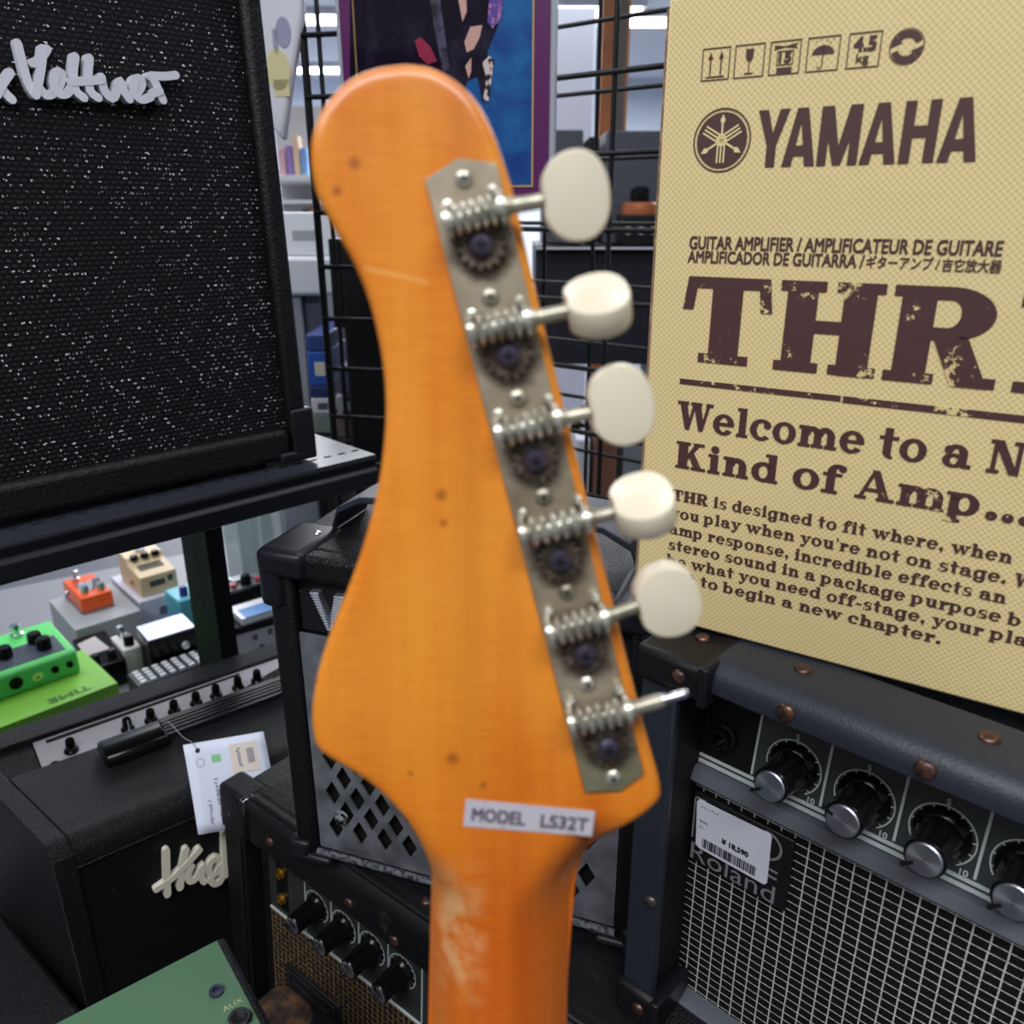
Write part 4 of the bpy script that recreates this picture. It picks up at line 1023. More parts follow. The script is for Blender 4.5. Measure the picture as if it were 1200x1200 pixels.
    plm = NG('aged_nickel_strip'); nn = plm.noise(70, 5)
    gy = plm.ramp(plm.Y, -.070, -.085)
    cc = plm.mix(plm.ramp(nn, .35, .7), (176, 164, 142), (128, 114, 94)); cc = plm.mix(plm.math('MULTIPLY', gy, .7), cc, (122, 124, 92))
    for (gx, gyy) in ((-7.42, 57.68), (-.87, 31.24), (5.98, 5.14), (12.45, -20.98), (19.4, -46.56), (26.17, -73.2)):     # grease round each wheel
        d = plm.math('SQRT', plm.math('ADD', plm.math('POWER', plm.math('SUBTRACT', plm.X, gx/1000), 2), plm.math('POWER', plm.math('SUBTRACT', plm.Y, gyy/1000), 2)))
        d = plm.math('ADD', d, plm.math('MULTIPLY', plm.math('SUBTRACT', plm.noise(260, 3), .5), .006))
        cc = plm.mix(plm.math('MULTIPLY', plm.ramp(d, .0095, .0055), .85), cc, (62, 48, 36))
    PM = plm.done(cc, .42, .6)
    plate = obj('tuner_plate', MB().prism(pl, 'z', -.0002, zp), PM, t, bevel=.0004)
    for (x, y) in ((-11.71, 73.74), (-5.35, 45.75), (1.53, 20.72), (8.26, -4.73), (14.59, -30.33), (20.47, -56.05), (28.0, -83.4)):
        s = obj('screw', MB().lathe([(.0023, 0), (.0022, .0006), (.0015, .0012), (0, .0014)], (x/1000, y/1000, zp), (0, 0, 1), 16), BRIGHT if abs(y) > 50 else NICKEL, plate)
        obj('screw_slot', MB().box(x/1000-.001, x/1000+.001, y/1000-.0002, y/1000+.0002, zp+.0011, zp+.0016).box(x/1000-.0002, x/1000+.0002, y/1000-.001, y/1000+.001, zp+.0011, zp+.0016), BLACK, s)
    gears = [(-7.42, 57.68), (-.87, 31.24), (5.98, 5.14), (12.45, -20.98), (19.4, -46.56), (26.17, -73.2)]
    WL = [((-15.4, 62.5), (-2.5, 65.9)), ((-9.9, 36.7), (3.8, 39.8)), ((-3.2, 11.9), (11.3, 15.7)), ((2.9, -13.7), (19.0, -9.9)), ((10.1, -40.1), (24.2, -35.9)), ((16.0, -65.2), (30.9, -61.5))]
    EN = [(8.2, 67.6), (14.2, 42.0), (20.2, 17.3), (26.6, -7.9), (33.8, -32.3), (46.7, -56.5)]
    BT = [((14.85, 68.4), 16.5, 20.4, 8), ((20.7, 43.3), 16.4, 20.0, -56), ((26.8, 19.2), 16.6, 20.0, 5), ((33.2, -6.2), 16.4, 20.0, -62), ((40.0, -30.8), 17.0, 19.6, 8), None]
    dark = mat('greasy_dark_gear', (70, 60, 50), .45, .7, var=((110, 100, 86), 400, .45, .65)); scr = mat('blued_steel_screw', (74, 68, 84), .35, .7)
    zs = .0062
    for k in range(6):
        gx, gy_ = gears[k][0]/1000, gears[k][1]/1000
        # toothed wheel
        m = MB(); nT = 15; pr = []
        for i in range(nT*4):
            rr = .0062 if i % 4 in (0, 1) else .0051; a = 2*math.pi*i/(nT*4); pr.append((gx+rr*math.cos(a), gy_+rr*math.sin(a)))
        m.prism(pr, 'z', zp, zp+.0030)
        gw = obj('gear_wheel', m, dark, t, smooth=False, bevel=.0002)
        sc = obj('gear_screw', MB().lathe([(.0031, 0), (.0031, .0012), (.0022, .0022), (0, .0025)], (gx, gy_, zp+.003), (0, 0, 1), 18), scr, gw)
        obj('screw_slot', MB().box(gx-.0014, gx+.0014, gy_-.0003, gy_+.0003, zp+.0050, zp+.0057).box(gx-.0003, gx+.0003, gy_-.0014, gy_+.0014, zp+.0050, zp+.0057), BLACK, sc)
        a, b = [Vector((p[0]/1000, p[1]/1000, zs)) for p in WL[k]]; e = Vector((EN[k][0]/1000, EN[k][1]/1000, zs)); ax = (b-a).normalized(); nrm = Vector((-ax.y, ax.x, 0))
        Lw = (b-a).length
        # worm: threads along the shaft
        prof = [(.0020, 0)]; nth = 5
        for i in range(nth):
            u0 = Lw*(.10+.80*i/nth); dw = Lw*.80/nth; prof += [(.0024, u0), (.0037, u0+dw*.22), (.0040, u0+dw*.45), (.0037, u0+dw*.68), (.0024, u0+dw*.92)]
        prof += [(.0018, Lw)]
        ws = obj('worm_gear', MB().lathe(prof, a, ax, 18), BRIGHT, t)
        # bracket ears
        br = MB()
        for P0, off in ((a, 0), (b, 0)):
            c0 = P0; pts = []
            br.lathe([(.0040, -.0007), (.0040, .0007)], c0, ax, 20)
            q = [c0+nrm*.0038-ax*.0007, c0-nrm*.0038-ax*.0007]
            br.hexa([Vector((*(c0-nrm*.0036-ax*.0007).xy, zp-.0002)), Vector((*(c0-nrm*.0036+ax*.0007).xy, zp-.0002)), Vector((*(c0+nrm*.0036+ax*.0007).xy, zp-.0002)), Vector((*(c0+nrm*.0036-ax*.0007).xy, zp-.0002))],
                    [c0-nrm*.0040-ax*.0007, c0-nrm*.0040+ax*.0007, c0+nrm*.0040+ax*.0007, c0+nrm*.0040-ax*.0007])
        c0 = b-ax*.001; br.lathe([(.0010, 0), (.0011, .0022), (.0013, .0027), (.0008, .0034), (0, .0036)], Vector((*(c0+nrm*.0050).xy, zp)), (0, 0, 1), 12)
        c0 = a+ax*.001; br.lathe([(.0010, 0), (.0011, .0016), (.0012, .0020), (0, .0026)], Vector((*(c0+nrm*.0046).xy, zp)), (0, 0, 1), 12)
        obj('bracket', br, BRIGHT, ws)
        # shaft and button
        d = (e-b); Ls = d.length; d.normalize()
        if BT[k]:
            sh = obj('tuner_shaft', MB().lathe([(.0026, -.0005), (.0026, .0020), (.0019, .0024), (.0018, Ls+.004)], b, d, 16), NICKEL, t)
            (cx, cy), wl, hl, ang = BT[k]; c = Vector((cx/1000, cy/1000, zs)); dd = (c-b).normalized(); nn2 = Vector((-dd.y, dd.x, 0)); up = Vector((0, 0, 1))
            tw = R(ang); U = nn2*math.cos(tw)+up*math.sin(tw); Wd = up*math.cos(tw)-nn2*math.sin(tw)
            m = MB(); n = 36; prof = []
            for i in range(n):
                q = 2*math.pi*i/n; cq, sq = math.cos(q), math.sin(q)
                rx = (abs(cq)**.92)*(1 if cq > 0 else -1); ry = (abs(sq)**.9)*(1 if sq > 0 else -1)
                xx = rx*wl/2000; yy = ry*hl/2000*(1.0+.06*rx)
                if cq < -.55: xx += .0011*math.exp(-(yy/.0028)**2)    # pinched where the shaft enters
                prof.append((xx, yy))
            layers = [(.90, -.0036), (.97, -.0034), (1.0, -.0028), (1.0, .0028), (.97, .0034), (.90, .0036)]
            rg = [[m.bm.verts.new(c+dd*(p[0]*s)+U*(p[1]*s)+Wd*z) for p in prof] for s, z in layers]
            for A, B in zip(rg, rg[1:]):
                for i in range(n): m.bm.faces.new((A[i], A[(i+1) % n], B[(i+1) % n], B[i]))
            m.bm.faces.new(rg[0][::-1]); m.bm.faces.new(rg[-1])
            obj('tuner_button', m, CREAM, sh, ang=32)
        else:
            s = obj('tuner_shaft', MB().lathe([(.0026, -.0005), (.0026, .0020), (.0021, .0024), (.0020, Ls*.55), (.0017, Ls*.57)], b, d, 16), NICKEL, t)
            s['label'] = 'bare tuner shaft without a button'
            obj('shaft_tip', MB().lathe([(.0017, Ls*.56), (.0017, Ls*.62), (.0012, Ls*.64), (.0013, Ls*.95), (.0008, Ls)], b, d, 14), CHROME, s)
    # ---- model sticker
    cs = [Vector(p)/1000 for p in ((-12.9, -90.6), (23.3, -94.3), (22.5, -101.9), (-13.7, -98.8))]
    ax = (cs[1]-cs[0]).normalized(); ay = Vector((-ax.y, ax.x))
    m = MB().prism([tuple(v) for v in cs], 'z', -.0002, .0003)
    st = obj('model_sticker', m, mat('grey_model_sticker', (176, 172, 180), .5, var=((150, 132, 124), 160, .55, .75)), t)
    tx = MB(); base = cs[3]+ax*.0022+ay*.0021
    Mt = Matrix(((ax.x, 0, ay.x, base.x), (ax.y, 0, ay.y, base.y), (0, 1, 0, .0005), (0, 0, 0, 1)))
    text_into(tx, 'MODEL', 0, 0, .0148, .0038, 0, .00012, Mt); text_into(tx, 'LS32T', .0194, 0, .0132, .0038, 0, .00012, Mt)
    obj('sticker_lettering', tx, mat('purple_grey_ink', (72, 62, 78), .6), st)
guitar()
# low stool carrying the guitar's body
o = tag(obj('stool', MB().box(-.16, .16, -.13, .10, .17, .215).box(-.15, -.12, -.12, -.09, 0, .17).box(.12, .15, -.12, -.09, 0, .17).box(-.15, -.12, .06, .09, 0, .17).box(.12, .15, .06, .09, 0, .17), BLACK), 'low black stool under the guitar body', 'stool')

# ================================================================== EFFECT PEDALS ON THE TABLE BEHIND THE SMALL AMP
def pknob(p, x, y, z, r=.008, h=.013, m=None): return obj('knob', MB().lathe([(r, 0), (r*.95, h*.8), (r*.8, h), (0, h)], (x, y, z), (0, 0, 1), 16), m or GLOSSBLK, p)
def base(px, py, Z, yaw, name, label, cat, zb, group=None):
    c = onz(px, py, Z); return thing(name, label, cat, loc=(c.x, c.y, zb), yaw=R(yaw), group=group)
def pedals():
    ZG = .60
    # lime carton and green delay pedal
    c = onz(138, 800, ZG)
    t = thing('pedal_box', 'lime green carton with TIME printed on it, under the green pedal', 'box', loc=(c.x, c.y, ZT), yaw=R(46))
    GB = mat('lime_card', (120, 186, 58), .5)
    obj('carton', MB().box(-.30, 0, 0, .15, 0, ZG-ZT), GB, t, bevel=.001)
    p = MB(); y = -.0006; zz = ZG-ZT
    p.prism([(-.140, zz-.062), (-.046, zz-.058), (-.030, zz-.022), (-.118, zz-.022)], 'y', y, 0)
    text_into(p, 'TIME', -.252, zz-.048, .052, .017, y, .0008)
    Mt = Matrix.Translation((-.060, .012, zz+.0006)) @ Matrix.Rotation(math.pi, 4, 'Z') @ Matrix.Rotation(-math.pi/2, 4, 'X')
    obj('print', p, mat('dark_green_ink', (20, 46, 18), .6), t)
    q = MB(); Mt = Matrix.Translation((-.035, .026, zz+.0006)) @ Matrix.Rotation(math.pi, 4, 'Z') @ Matrix.Rotation(-math.pi/2, 4, 'X')
    text_into(q, 'TIME', 0, 0, .06, .014, 0, .0008, Mt); obj('top_print', q, mat('mid_green_ink', (52, 104, 34), .6), t)
    w = MB().prism([(-.112, zz-.052), (-.058, zz-.050), (-.048, zz-.032), (-.102, zz-.032)], 'y', -.0012, -.0006); obj('picture_window', w, GB, t)
    c = onz(95, 787, ZG)
    t = thing('effect_pedal', 'large green effect pedal with four black knobs, on the lime carton', 'pedal', loc=(c.x, c.y, ZG), yaw=R(46))
    G = mat('bright_green_enamel', (92, 212, 112), .35)
    obj('enclosure', MB().prism([(0, 0), (0, .036), (.006, .041), (.12, .050), (.12, 0)], 'x', -.27, 0), G, t, bevel=.003)
    obj('display_plate', MB().hexa([(-.26, .012, .0414), (-.012, .012, .0414), (-.012, .066, .0456), (-.26, .066, .0456)], [(-.26, .012, .0424), (-.012, .012, .0424), (-.012, .066, .0466), (-.26, .066, .0466)]), mat('grey_panel', (84, 90, 104), .25, .3), t)
    for x, yv in ((-.035, .036), (-.088, .048), (-.140, .040), (-.040, .064), (-.2, .045)): pknob(t, x, yv, .0445, .0115, .018)
    obj('foot_switch', MB().lathe([(.010, 0), (.010, .004), (.006, .005), (.006, .014), (.008, .015), (.008, .020), (0, .021)], (-.055, .102, .0485), (0, 0, 1), 16), CHROME, t)
    for i, (x, rr, mm) in enumerate(((-.165, .0075, CHROME), (-.128, .0095, BLACK), (-.092, .0095, BLACK), (-.062, .0080, CHROME), (-.036, .0055, BLACK), (-.014, .005, BLACK))):
        obj('socket', MB().lathe([(rr, 0), (rr, .003), (rr*.55, .003), (rr*.5, .0003), (0, .0003)], (x, 0, .020), (0, -1, 0), 16), mm, t)
    # grey carton and orange pedal
    ZB = .58
    t = base(87.8, 738.6, ZB, 43, 'pedal_box', 'plain pale grey carton under the orange pedal', 'box', ZT)
    obj('carton', MB().box(0, .119, 0, .168, 0, ZB-ZT), mat('grey_card', (150, 154, 158), .6), t, bevel=.0015)
    t = base(97.5, 721, ZB, 43, 'effect_pedal', 'small orange effect pedal with silver knobs, on the grey carton', 'pedal', ZB)
    obj('enclosure', MB().box(0, .058, 0, .112, .002, .034), mat('orange_enamel', (226, 84, 20), .3), t, bevel=.003)
    obj('base_plate', MB().box(-.001, .059, -.001, .113, 0, .003), SILVERCAP, t)
    for x, yv in ((.016, .020), (.044, .016), (.044, .044)): pknob(t, x, yv, .034, .0075, .015, CHROME)
    obj('foot_switch', MB().lathe([(.007, 0), (.007, .006), (.004, .007), (.004, .016), (.0065, .017), (.0065, .022), (0, .023)], (.020, .092, .034), (0, 0, 1), 14), CHROME, t)
    obj('face_plate', MB().box(.012, .05, .03, .075, .034, .0345), SILVERCAP, t)
    obj('side_socket', MB().lathe([(.005, 0), (.005, .004), (0, .004)], (0, .085, .017), (-1, 0, 0), 12), CHROME, t)
    # white carton and beige pedal
    t = base(167, 704, ZB, 43, 'pedal_box', 'white carton standing under the beige pedal', 'box', ZT)
    obj('carton', MB().box(-.008, .078, -.004, .16, 0, ZB-ZT), mat('lilac_white_card', (196, 196, 210), .6), t, bevel=.0015)
    obj('print', MB().box(.028, .055, -.0046, -.004, .040, .058), mat('lilac_ink', (110, 104, 134), .6), t)
    t = base(167, 701, ZB, 43, 'effect_pedal', 'beige effect pedal with three black knobs, on the white carton', 'pedal', ZB)
    BE = mat('beige_enamel', (206, 184, 146), .4)
    obj('enclosure', MB().prism([(0, 0), (0, .042), (.062, .052), (.068, .062), (.115, .066), (.118, .0)], 'x', 0, .073), BE, t, bevel=.002)
    for x in (.016, .037, .058): pknob(t, x, .066, .058, .008, .009)
    obj('treadle_label', MB().hexa([(.012, .025, .0463), (.060, .025, .0463), (.060, .048, .0500), (.012, .048, .0500)], [(.012, .025, .0469), (.060, .025, .0469), (.060, .048, .0506), (.012, .048, .0506)]), mat('dark_olive_print', (72, 66, 54), .6), t)
    obj('front_print', MB().box(.018, .048, -.0008, 0, .018, .030).box(.054, .064, -.0008, 0, .022, .034), mat('dark_olive_print', (72, 66, 54), .6), t)
    obj('indicator', MB().box(.028, .046, .084, .100, .0645, .068), CHROME, t)
    obj('side_socket', MB().lathe([(.006, 0), (.006, .004), (0, .004)], (0, .045, .020), (-1, 0, 0), 12), GOLD, t)
    # black controller with rows of white buttons
    t = base(161, 805, .545, 43, 'pad_controller', 'black controller with rows of small white buttons, behind the knob panel', 'controller', ZT)
    obj('enclosure', MB().box(0, .145, 0, .055, 0, .045), mat('charcoal_plastic', (44, 46, 60), .4), t, bevel=.003)
    for j in range(4):
        for i in range(8):
            obj('button', MB().box(.008+i*.0168, .0175+i*.0168, .004+j*.0125, .0115+j*.0125, .0445, .0480), WHITE, t)
    # black pedal with a silver top
    t = base(176, 768, .56, 40, 'effect_pedal', 'black effect pedal with bright silver top plate, behind the white-buttoned controller', 'pedal', ZT)
    obj('enclosure', MB().box(0, .085, 0, .07, 0, .086), GLOSSBLK, t, bevel=.002)
    obj('top_plate', MB().box(.001, .084, .001, .069, .086, .0885), SILVERCAP, t)
    obj('socket', MB().lathe([(.008, 0), (.008, .003), (.004, .003), (.004, .0003), (0, .0003)], (.062, 0, .06), (0, -1, 0), 16), CHROME, t)
    # small dark and small white pedals
    t = base(108, 791, .54, 43, 'effect_pedal', 'dark sloped effect pedal with white corner, beside the lime carton', 'pedal', ZT)
    obj('enclosure', MB().prism([(0, 0), (0, .05), (.10, .069), (.10, 0)], 'x', 0, .058), GLOSSBLK, t, bevel=.003)
    obj('label_plate', MB().hexa([(.004, .04, .0578), (.046, .04, .0578), (.036, .088, .0670), (.004, .080, .0654)], [(.004, .04, .0586), (.046, .04, .0586), (.036, .088, .0678), (.004, .080, .0662)]), mat('pale_pink_grey', (186, 176, 178), .5), t)
    for x, yv in ((.014, .018), (.042, .018)): pknob(t, x, yv, .0535, .008, .014)
    t = base(146, 774, .545, 43, 'effect_pedal', 'white-topped small effect pedal with one black knob, left of the silver-topped pedal', 'pedal', ZT)
    obj('enclosure', MB().box(.001, .033, .004, .075, 0, .062), mat('off_white_enamel', (206, 206, 204), .4), t, bevel=.003)
    pknob(t, .018, .020, .062, .009, .020); obj('foot_switch', MB().cyl((.017, .058, .062), (.017, .058, .085), .006, 12), CHROME, t)
    # blue things left of the post
    t = base(212, 727, .56, 43, 'effect_pedal', 'cyan effect pedal beside the white carton', 'pedal', ZT)
    obj('enclosure', MB().box(0, .06, 0, .07, 0, .10), mat('cyan_enamel', (92, 178, 196), .4), t, bevel=.003)
    pknob(t, .02, .02, .10, .008, .02, mat('deep_blue_knob', (44, 62, 130), .4)); pknob(t, .045, .03, .10, .008, .02, CHROME)
    t = base(205, 744, .54, 43, 'effect_pedal', 'deep blue effect pedal in front of the cyan one', 'pedal', ZT)
    obj('enclosure', MB().prism([(0, 0), (0, .05), (.028, .07), (.028, 0)], 'x', -.022, .034), mat('deep_blue_enamel', (36, 48, 132), .4), t, bevel=.003)
    pknob(t, -.008, .014, .059, .007, .01); pknob(t, .020, .014, .059, .007, .01)
    # right of the post
    t = base(290, 690, .62, 40, 'effect_pedal', 'black pedal with red lamps and three black knobs, right of the shelf upright', 'pedal', ZT)
    obj('enclosure', MB().box(-.06, .08, 0, .06, 0, .12), GLOSSBLK, t, bevel=.003)
    obj('top_plate', MB().box(-.055, .075, .004, .056, .12, .122), mat('steel_grey_top', (120, 124, 132), .35, .5), t)
    for x in (-.045, .005, .055): pknob(t, x, .018, .122, .010, .020)
    for x in (-.02, .03): obj('lamp', MB().cyl((x, .018, .121), (x, .018, .130), .006, 12), mat('red_lens', (196, 70, 72), .3), t)
    obj('switch_plate', MB().box(-.015, .025, .032, .054, .1215, .128), CHROME, t)
    t = base(280, 769, .56, 36, 'pedal_carton', 'tapered pale grey carton with small icons, right of the shelf upright', 'box', ZT)
    obj('carton', MB().hexa([(0, 0, 0), (.07, 0, 0), (.08, .06, 0), (0, .06, 0)], [(-.010, -.004, .105), (.098, -.004, .105), (.098, .068, .105), (-.010, .068, .105)]), mat('grey_white_card', (176, 178, 184), .6), t)
    ic = MB()
    for x, z in ((.028, .085), (.055, .088), (.082, .092), (.038, .062)): ic.box(x, x+.008, -.0050, -.0030, z, z+.010)
    ic.box(.015, .062, -.0045, -.0012, .030, .034).box(.008, .055, -.0040, -.0008, .012, .018)
    obj('icon', ic, mat('slate_print', (82, 84, 92), .6), t)
    lid = obj('lid', MB().box(-.012, .100, -.005, .070, .103, .118), BLACK, t, bevel=.002)
    cd_ = tag(obj('card_pack', MB().box(-.03, .05, -.03, .03, 0, .012), mat('blue_white_wrap', (222, 226, 232), .35)), 'white packet with a blue stripe lying on the tapered carton', 'packet')
    cd_.location = t.matrix_basis @ Vector((.04, .03, .1182)); cd_.rotation_euler = (0, 0, R(40))
    obj('blue_stripe', MB().box(-.022, .035, -.0305, .008, .0115, .0126), mat('cobalt_print', (42, 120, 190), .4), cd_)
    t = base(331, 744, .55, 36, 'effect_pedal', 'pale blue effect pedal just left of the diamond-grille amplifier', 'pedal', ZT)
    obj('enclosure', MB().box(-.005, .08, 0, .07, 0, .06), mat('pale_blue_enamel', (104, 168, 196), .4), t, bevel=.003)
    obj('top_plate', MB().box(-.002, .077, .003, .067, .06, .0615), mat('ice_white_plate', (200, 214, 222), .4), t)
    for x in (.008, .032, .056): pknob(t, x, .02, .0615, .009, .016)
    # clear upright sheets standing behind
    gl = mat('frosted_acrylic', (186, 204, 206), .3, alpha=.55)
    for i, (px_, w) in enumerate(((276, .05), (292, .04), (306, .045), (318, .05))):
        c = onz(px_, 725, ZT)
        o = tag(obj('acrylic_sheet', MB().box(0, w, .0, .008, 0, .26), gl), ['frosted acrylic sheet nearest the shelf upright', 'second frosted acrylic sheet from the shelf upright', 'third frosted acrylic sheet from the shelf upright', 'frosted acrylic sheet nearest the diamond-grille amplifier'][i], 'sheet', 'acrylic sheets behind the pedals')
        o.location = (c.x, c.y, ZT+.0005); o.rotation_euler = (0, 0, R(30))
pedals()

# ================================================================== WIRE MESH, POSTER AND THE SHOP BEHIND
MESH = mat('black_wire_coating', (16, 16, 18), .4)
def mesh_panel(label, fr, xs, zs, r, z0, z1, x0, x1, depth=None):
    t = tframe(fr, 'wire_mesh_panel', label, 'wire mesh')
    m = MB()
    for x in xs: m.cyl((x, 0, z0), (x, 0, z1), r, 8)
    for z in zs: m.cyl((x0, -r*1.5, z), (x1, -r*1.5, z), r, 8)
    obj('wires', m, MESH, t)
    f = MB()
    for x in (x0, x1): f.cyl((x, 0, 0-fr.O.z), (x, 0, z1), r*1.6, 10)
    obj('post', f, MESH, t)
GR = Frame(at(717, 180, .95), -38)
mesh_panel('black wire mesh panel beside the tan box, nearer one', GR, [0, -.155, .155, .31], [round(.0845*k, 4) for k in range(-8, 6)], .0033, -.75, .45, -.155, .34)
GF = Frame(at(698, 187, 1.12), -38)
mesh_panel('black wire mesh panel beside the tan box, farther one with thinner wires', GF, [0, -.085, -.17, .17, .34], [round(.083*k, 4) for k in range(-8, 6)], .0030, -.75, .5, -.17, .40)
GL = Frame(at(381, 373, 1.06), -12)
mesh_panel('black wire mesh panel between the large grille amplifier and the guitar headstock', GL, [0.002, .0195, .083], [round(.0645*k, 4) for k in range(-3, 8)], .0030, -.16, .5, 0, .085)
def poster():
    fr = Frame(at(400, 217, .955), -14)
    t = tframe(fr, 'framed_poster', 'purple-bordered poster of a dark figure on blue, hanging behind the headstock', 'poster')
    xl, _ = fr.front(397, 0); x1, z0 = fr.front(642, 232); xr0, zp0 = fr.front(623, 217)
    z1 = .36
    # hangs from the mesh by two hooks
    obj('frame', MB().box(xl-.006, x1+.006, .002, .012, z0-.004, z1+.006), mat('clear_grey_frame', (168, 172, 182), .3), t, bevel=.001)
    obj('mount', MB().box(xl, x1, -.001, .003, z0, z1), mat('purple_mount', (92, 26, 92), .3), t)
    pl = xl+.018
    pic = obj('picture', MB().box(pl, xr0, -.0016, 0, zp0, z1-.02), mat('blue_backdrop_print', (14, 62, 134), .22, var=((30, 108, 170), 22, .4, .7)), t)
    obj('gold_line', MB().box(xr0, xr0+.002, -.0022, 0, zp0-.002, z1-.02).box(pl, xr0, -.0022, 0, zp0-.002, zp0).box(pl-.002, pl, -.0022, 0, zp0-.002, z1-.02), mat('dull_gold_print', (186, 150, 92), .4), t)
    f = MB(); F = lambda a, b: fr.front(a, b)
    f.prism([F(411, 215), F(411, -60), F(575, -60), F(585, 10), F(584, 30), F(572, 60), F(571, 110), F(566, 120), F(560, 90), F(548, 95), F(520, 215)], 'y', -.0022, -.0012)
    obj('dark_figure', f, mat('dark_figure_print', (26, 20, 36), .12, var=((52, 48, 70), 26, .5, .75)), pic)
    g = MB(); g.prism([F(487, 48), F(494, 44), F(505, 55), F(513, 72), F(502, 76), F(492, 66)], 'y', -.0027, -.0020)
    obj('crimson_cloth', g, mat('crimson_print', (150, 26, 66), .3), pic)
    g = MB(); g.prism([F(538, 0), F(547, -12), F(548, 14), F(543, 26)], 'y', -.0030, -.0024); g.prism([F(545, 50), F(552, 32), F(566, 30), F(563, 44), F(556, 58), F(548, 62)], 'y', -.0027, -.0020); g.prism([F(546, 78), F(553, 68), F(553, 84), F(550, 92)], 'y', -.0027, -.0020)
    obj('pale_hand', g, mat('pale_skin_print', (206, 160, 150), .3), pic)
    g = MB(); g.prism([F(574, 0), F(590, 0), F(588, 22), F(578, 34), F(572, 26)], 'y', -.0026, -.0020); obj('violet_cuff', g, mat('violet_print', (86, 60, 150), .3, var=((190, 120, 170), 160, .5, .6)), pic)
    g = MB(); g.prism([F(566, 74), F(574, 66), F(580, 70), F(577, 92), F(573, 120), F(567, 116), F(571, 92)], 'y', -.0029, -.0022)
    obj('patterned_scarf', g, mat('speckled_scarf_print', (26, 24, 40), .3, var=((214, 196, 190), 190, .47, .53)), pic)
    g = MB(); g.prism([F(500, -30), F(512, -30), F(521, 30), F(528, 84), F(520, 86), F(510, 34)], 'y', -.0027, -.0020)
    obj('grey_lapel', g, mat('grey_violet_lapel_print', (78, 72, 96), .25, var=((30, 26, 44), 60, .45, .6)), pic)
    h = MB()
    for x in (xl+.05, x1-.05): h.tube([Vector((x, .007, z1)), Vector((x, .007, z1+.05))], .002, 6)
    obj('hook', h, CHROME, t)
poster()

def slabbox(name, label, cat, px0, py0, px1, py1, z, depth, m, bevel=.004, group=None, yaw=0, ground=False):
    """a box whose front upright face fills a region at viewing distance z"""
    c = at((px0+px1)/2, py1, z); fr = Frame(c, yaw)
    xa, za = fr.front(px0, py1); xb, zb = fr.front(px1, py0)
    t = tframe(fr, name, label, cat, group)
    return t, fr, xa, xb, za, zb
def simple(name, label, cat, region, z, depth, m, yaw=0, bevel=.004, group=None, part='body', down=False):
    t, fr, xa, xb, za, zb = slabbox(name, label, cat, *region, z, depth, m, yaw=yaw, group=group)
    if down: za = -fr.O.z
    obj(part, MB().box(xa, xb, 0, depth, za, zb), m, t, bevel=bevel)
    return t, fr, xa, xb, za, zb
# ---- right of the poster
simple('wall_panel', 'white panel seen through the mesh between poster and wooden post', 'panel', (640, 8, 699, 215), 4.2, .08, mat('bright_white_panel', (214, 222, 238), .6), down=True)
t, fr, xa, xb, za, zb = simple('wooden_post', 'orange-brown wooden post seen through the wire mesh', 'post', (700, -60, 727, 200), 3.4, .16, mat('orange_brown_wood', (176, 102, 44), .4, var=((150, 82, 32), 8, .4, .6)), down=True)
obj('dark_face', MB().box(xb, xb+(xb-xa)*.72, .02, .16, za, zb), mat('taupe_laminate', (96, 86, 82), .4), t)
obj('edge_strip', MB().box(xb+(xb-xa)*.72, xb+(xb-xa)*.90, .02, .16, za, zb), mat('orange_edge_wood', (190, 116, 54), .4), t)
simple('wall_rack', 'small white rack on the panel right of the poster', 'rack', (646, 34, 683, 46), 4.0, .12, mat('pale_rack', (190, 188, 172), .5))
# shelf unit carrying grey cabinets
DK = mat('charcoal_cabinet_cloth', (66, 68, 78), .7)
t, fr, xa, xb, za, zb = simple('display_rack', 'dark display rack with pale shelf edges behind the wire mesh', 'rack', (628, 288, 800, 292), 2.3, .5, BLACK, part='shelf_board')
obj('shelf_edge', MB().box(xa, xb, -.004, 0, za, zb-.004), mat('pale_shelf_edge', (196, 198, 204), .4), t)
w_ = xb-xa
obj('lower_panel', MB().box(xa, xb, .03, .45, za-.33, za), mat('near_black_panel', (26, 27, 34), .6), t)
for x in (xa, xb-.03): obj('leg', MB().box(x, x+.03, .05, .45, -fr.O.z, za-.33), BLACK, t)
def on_rack(px0, px1, pyt, name, label, cat, m, d=.28, yoff=.125):
    f2 = Frame(fr.O+fr.y*yoff, 0); x0, _ = f2.front(px0, 280); x1, zt_ = f2.front(px1, pyt)
    t2 = thing(name, label, cat, loc=(f2.O.x, f2.O.y, fr.O.z+zb), yaw=0); o = obj('cabinet', MB().box(x0, x1, 0, d, .0005, zt_-zb), m, t2, bevel=.006); return t2, x0, x1, zt_-zb
on_rack(636, 684, 152, 'speaker_cabinet', 'grey speaker cabinet behind the mesh, right next to the poster', 'speaker', DK)
on_rack(686, 703, 160, 'speaker_cabinet', 'narrow black speaker cabinet between two grey ones behind the mesh', 'speaker', BLACK)
t2, x0, x1, hh = on_rack(706, 790, 153, 'speaker_cabinet', 'grey speaker cabinet behind the mesh, left of the tan box', 'speaker', DK)
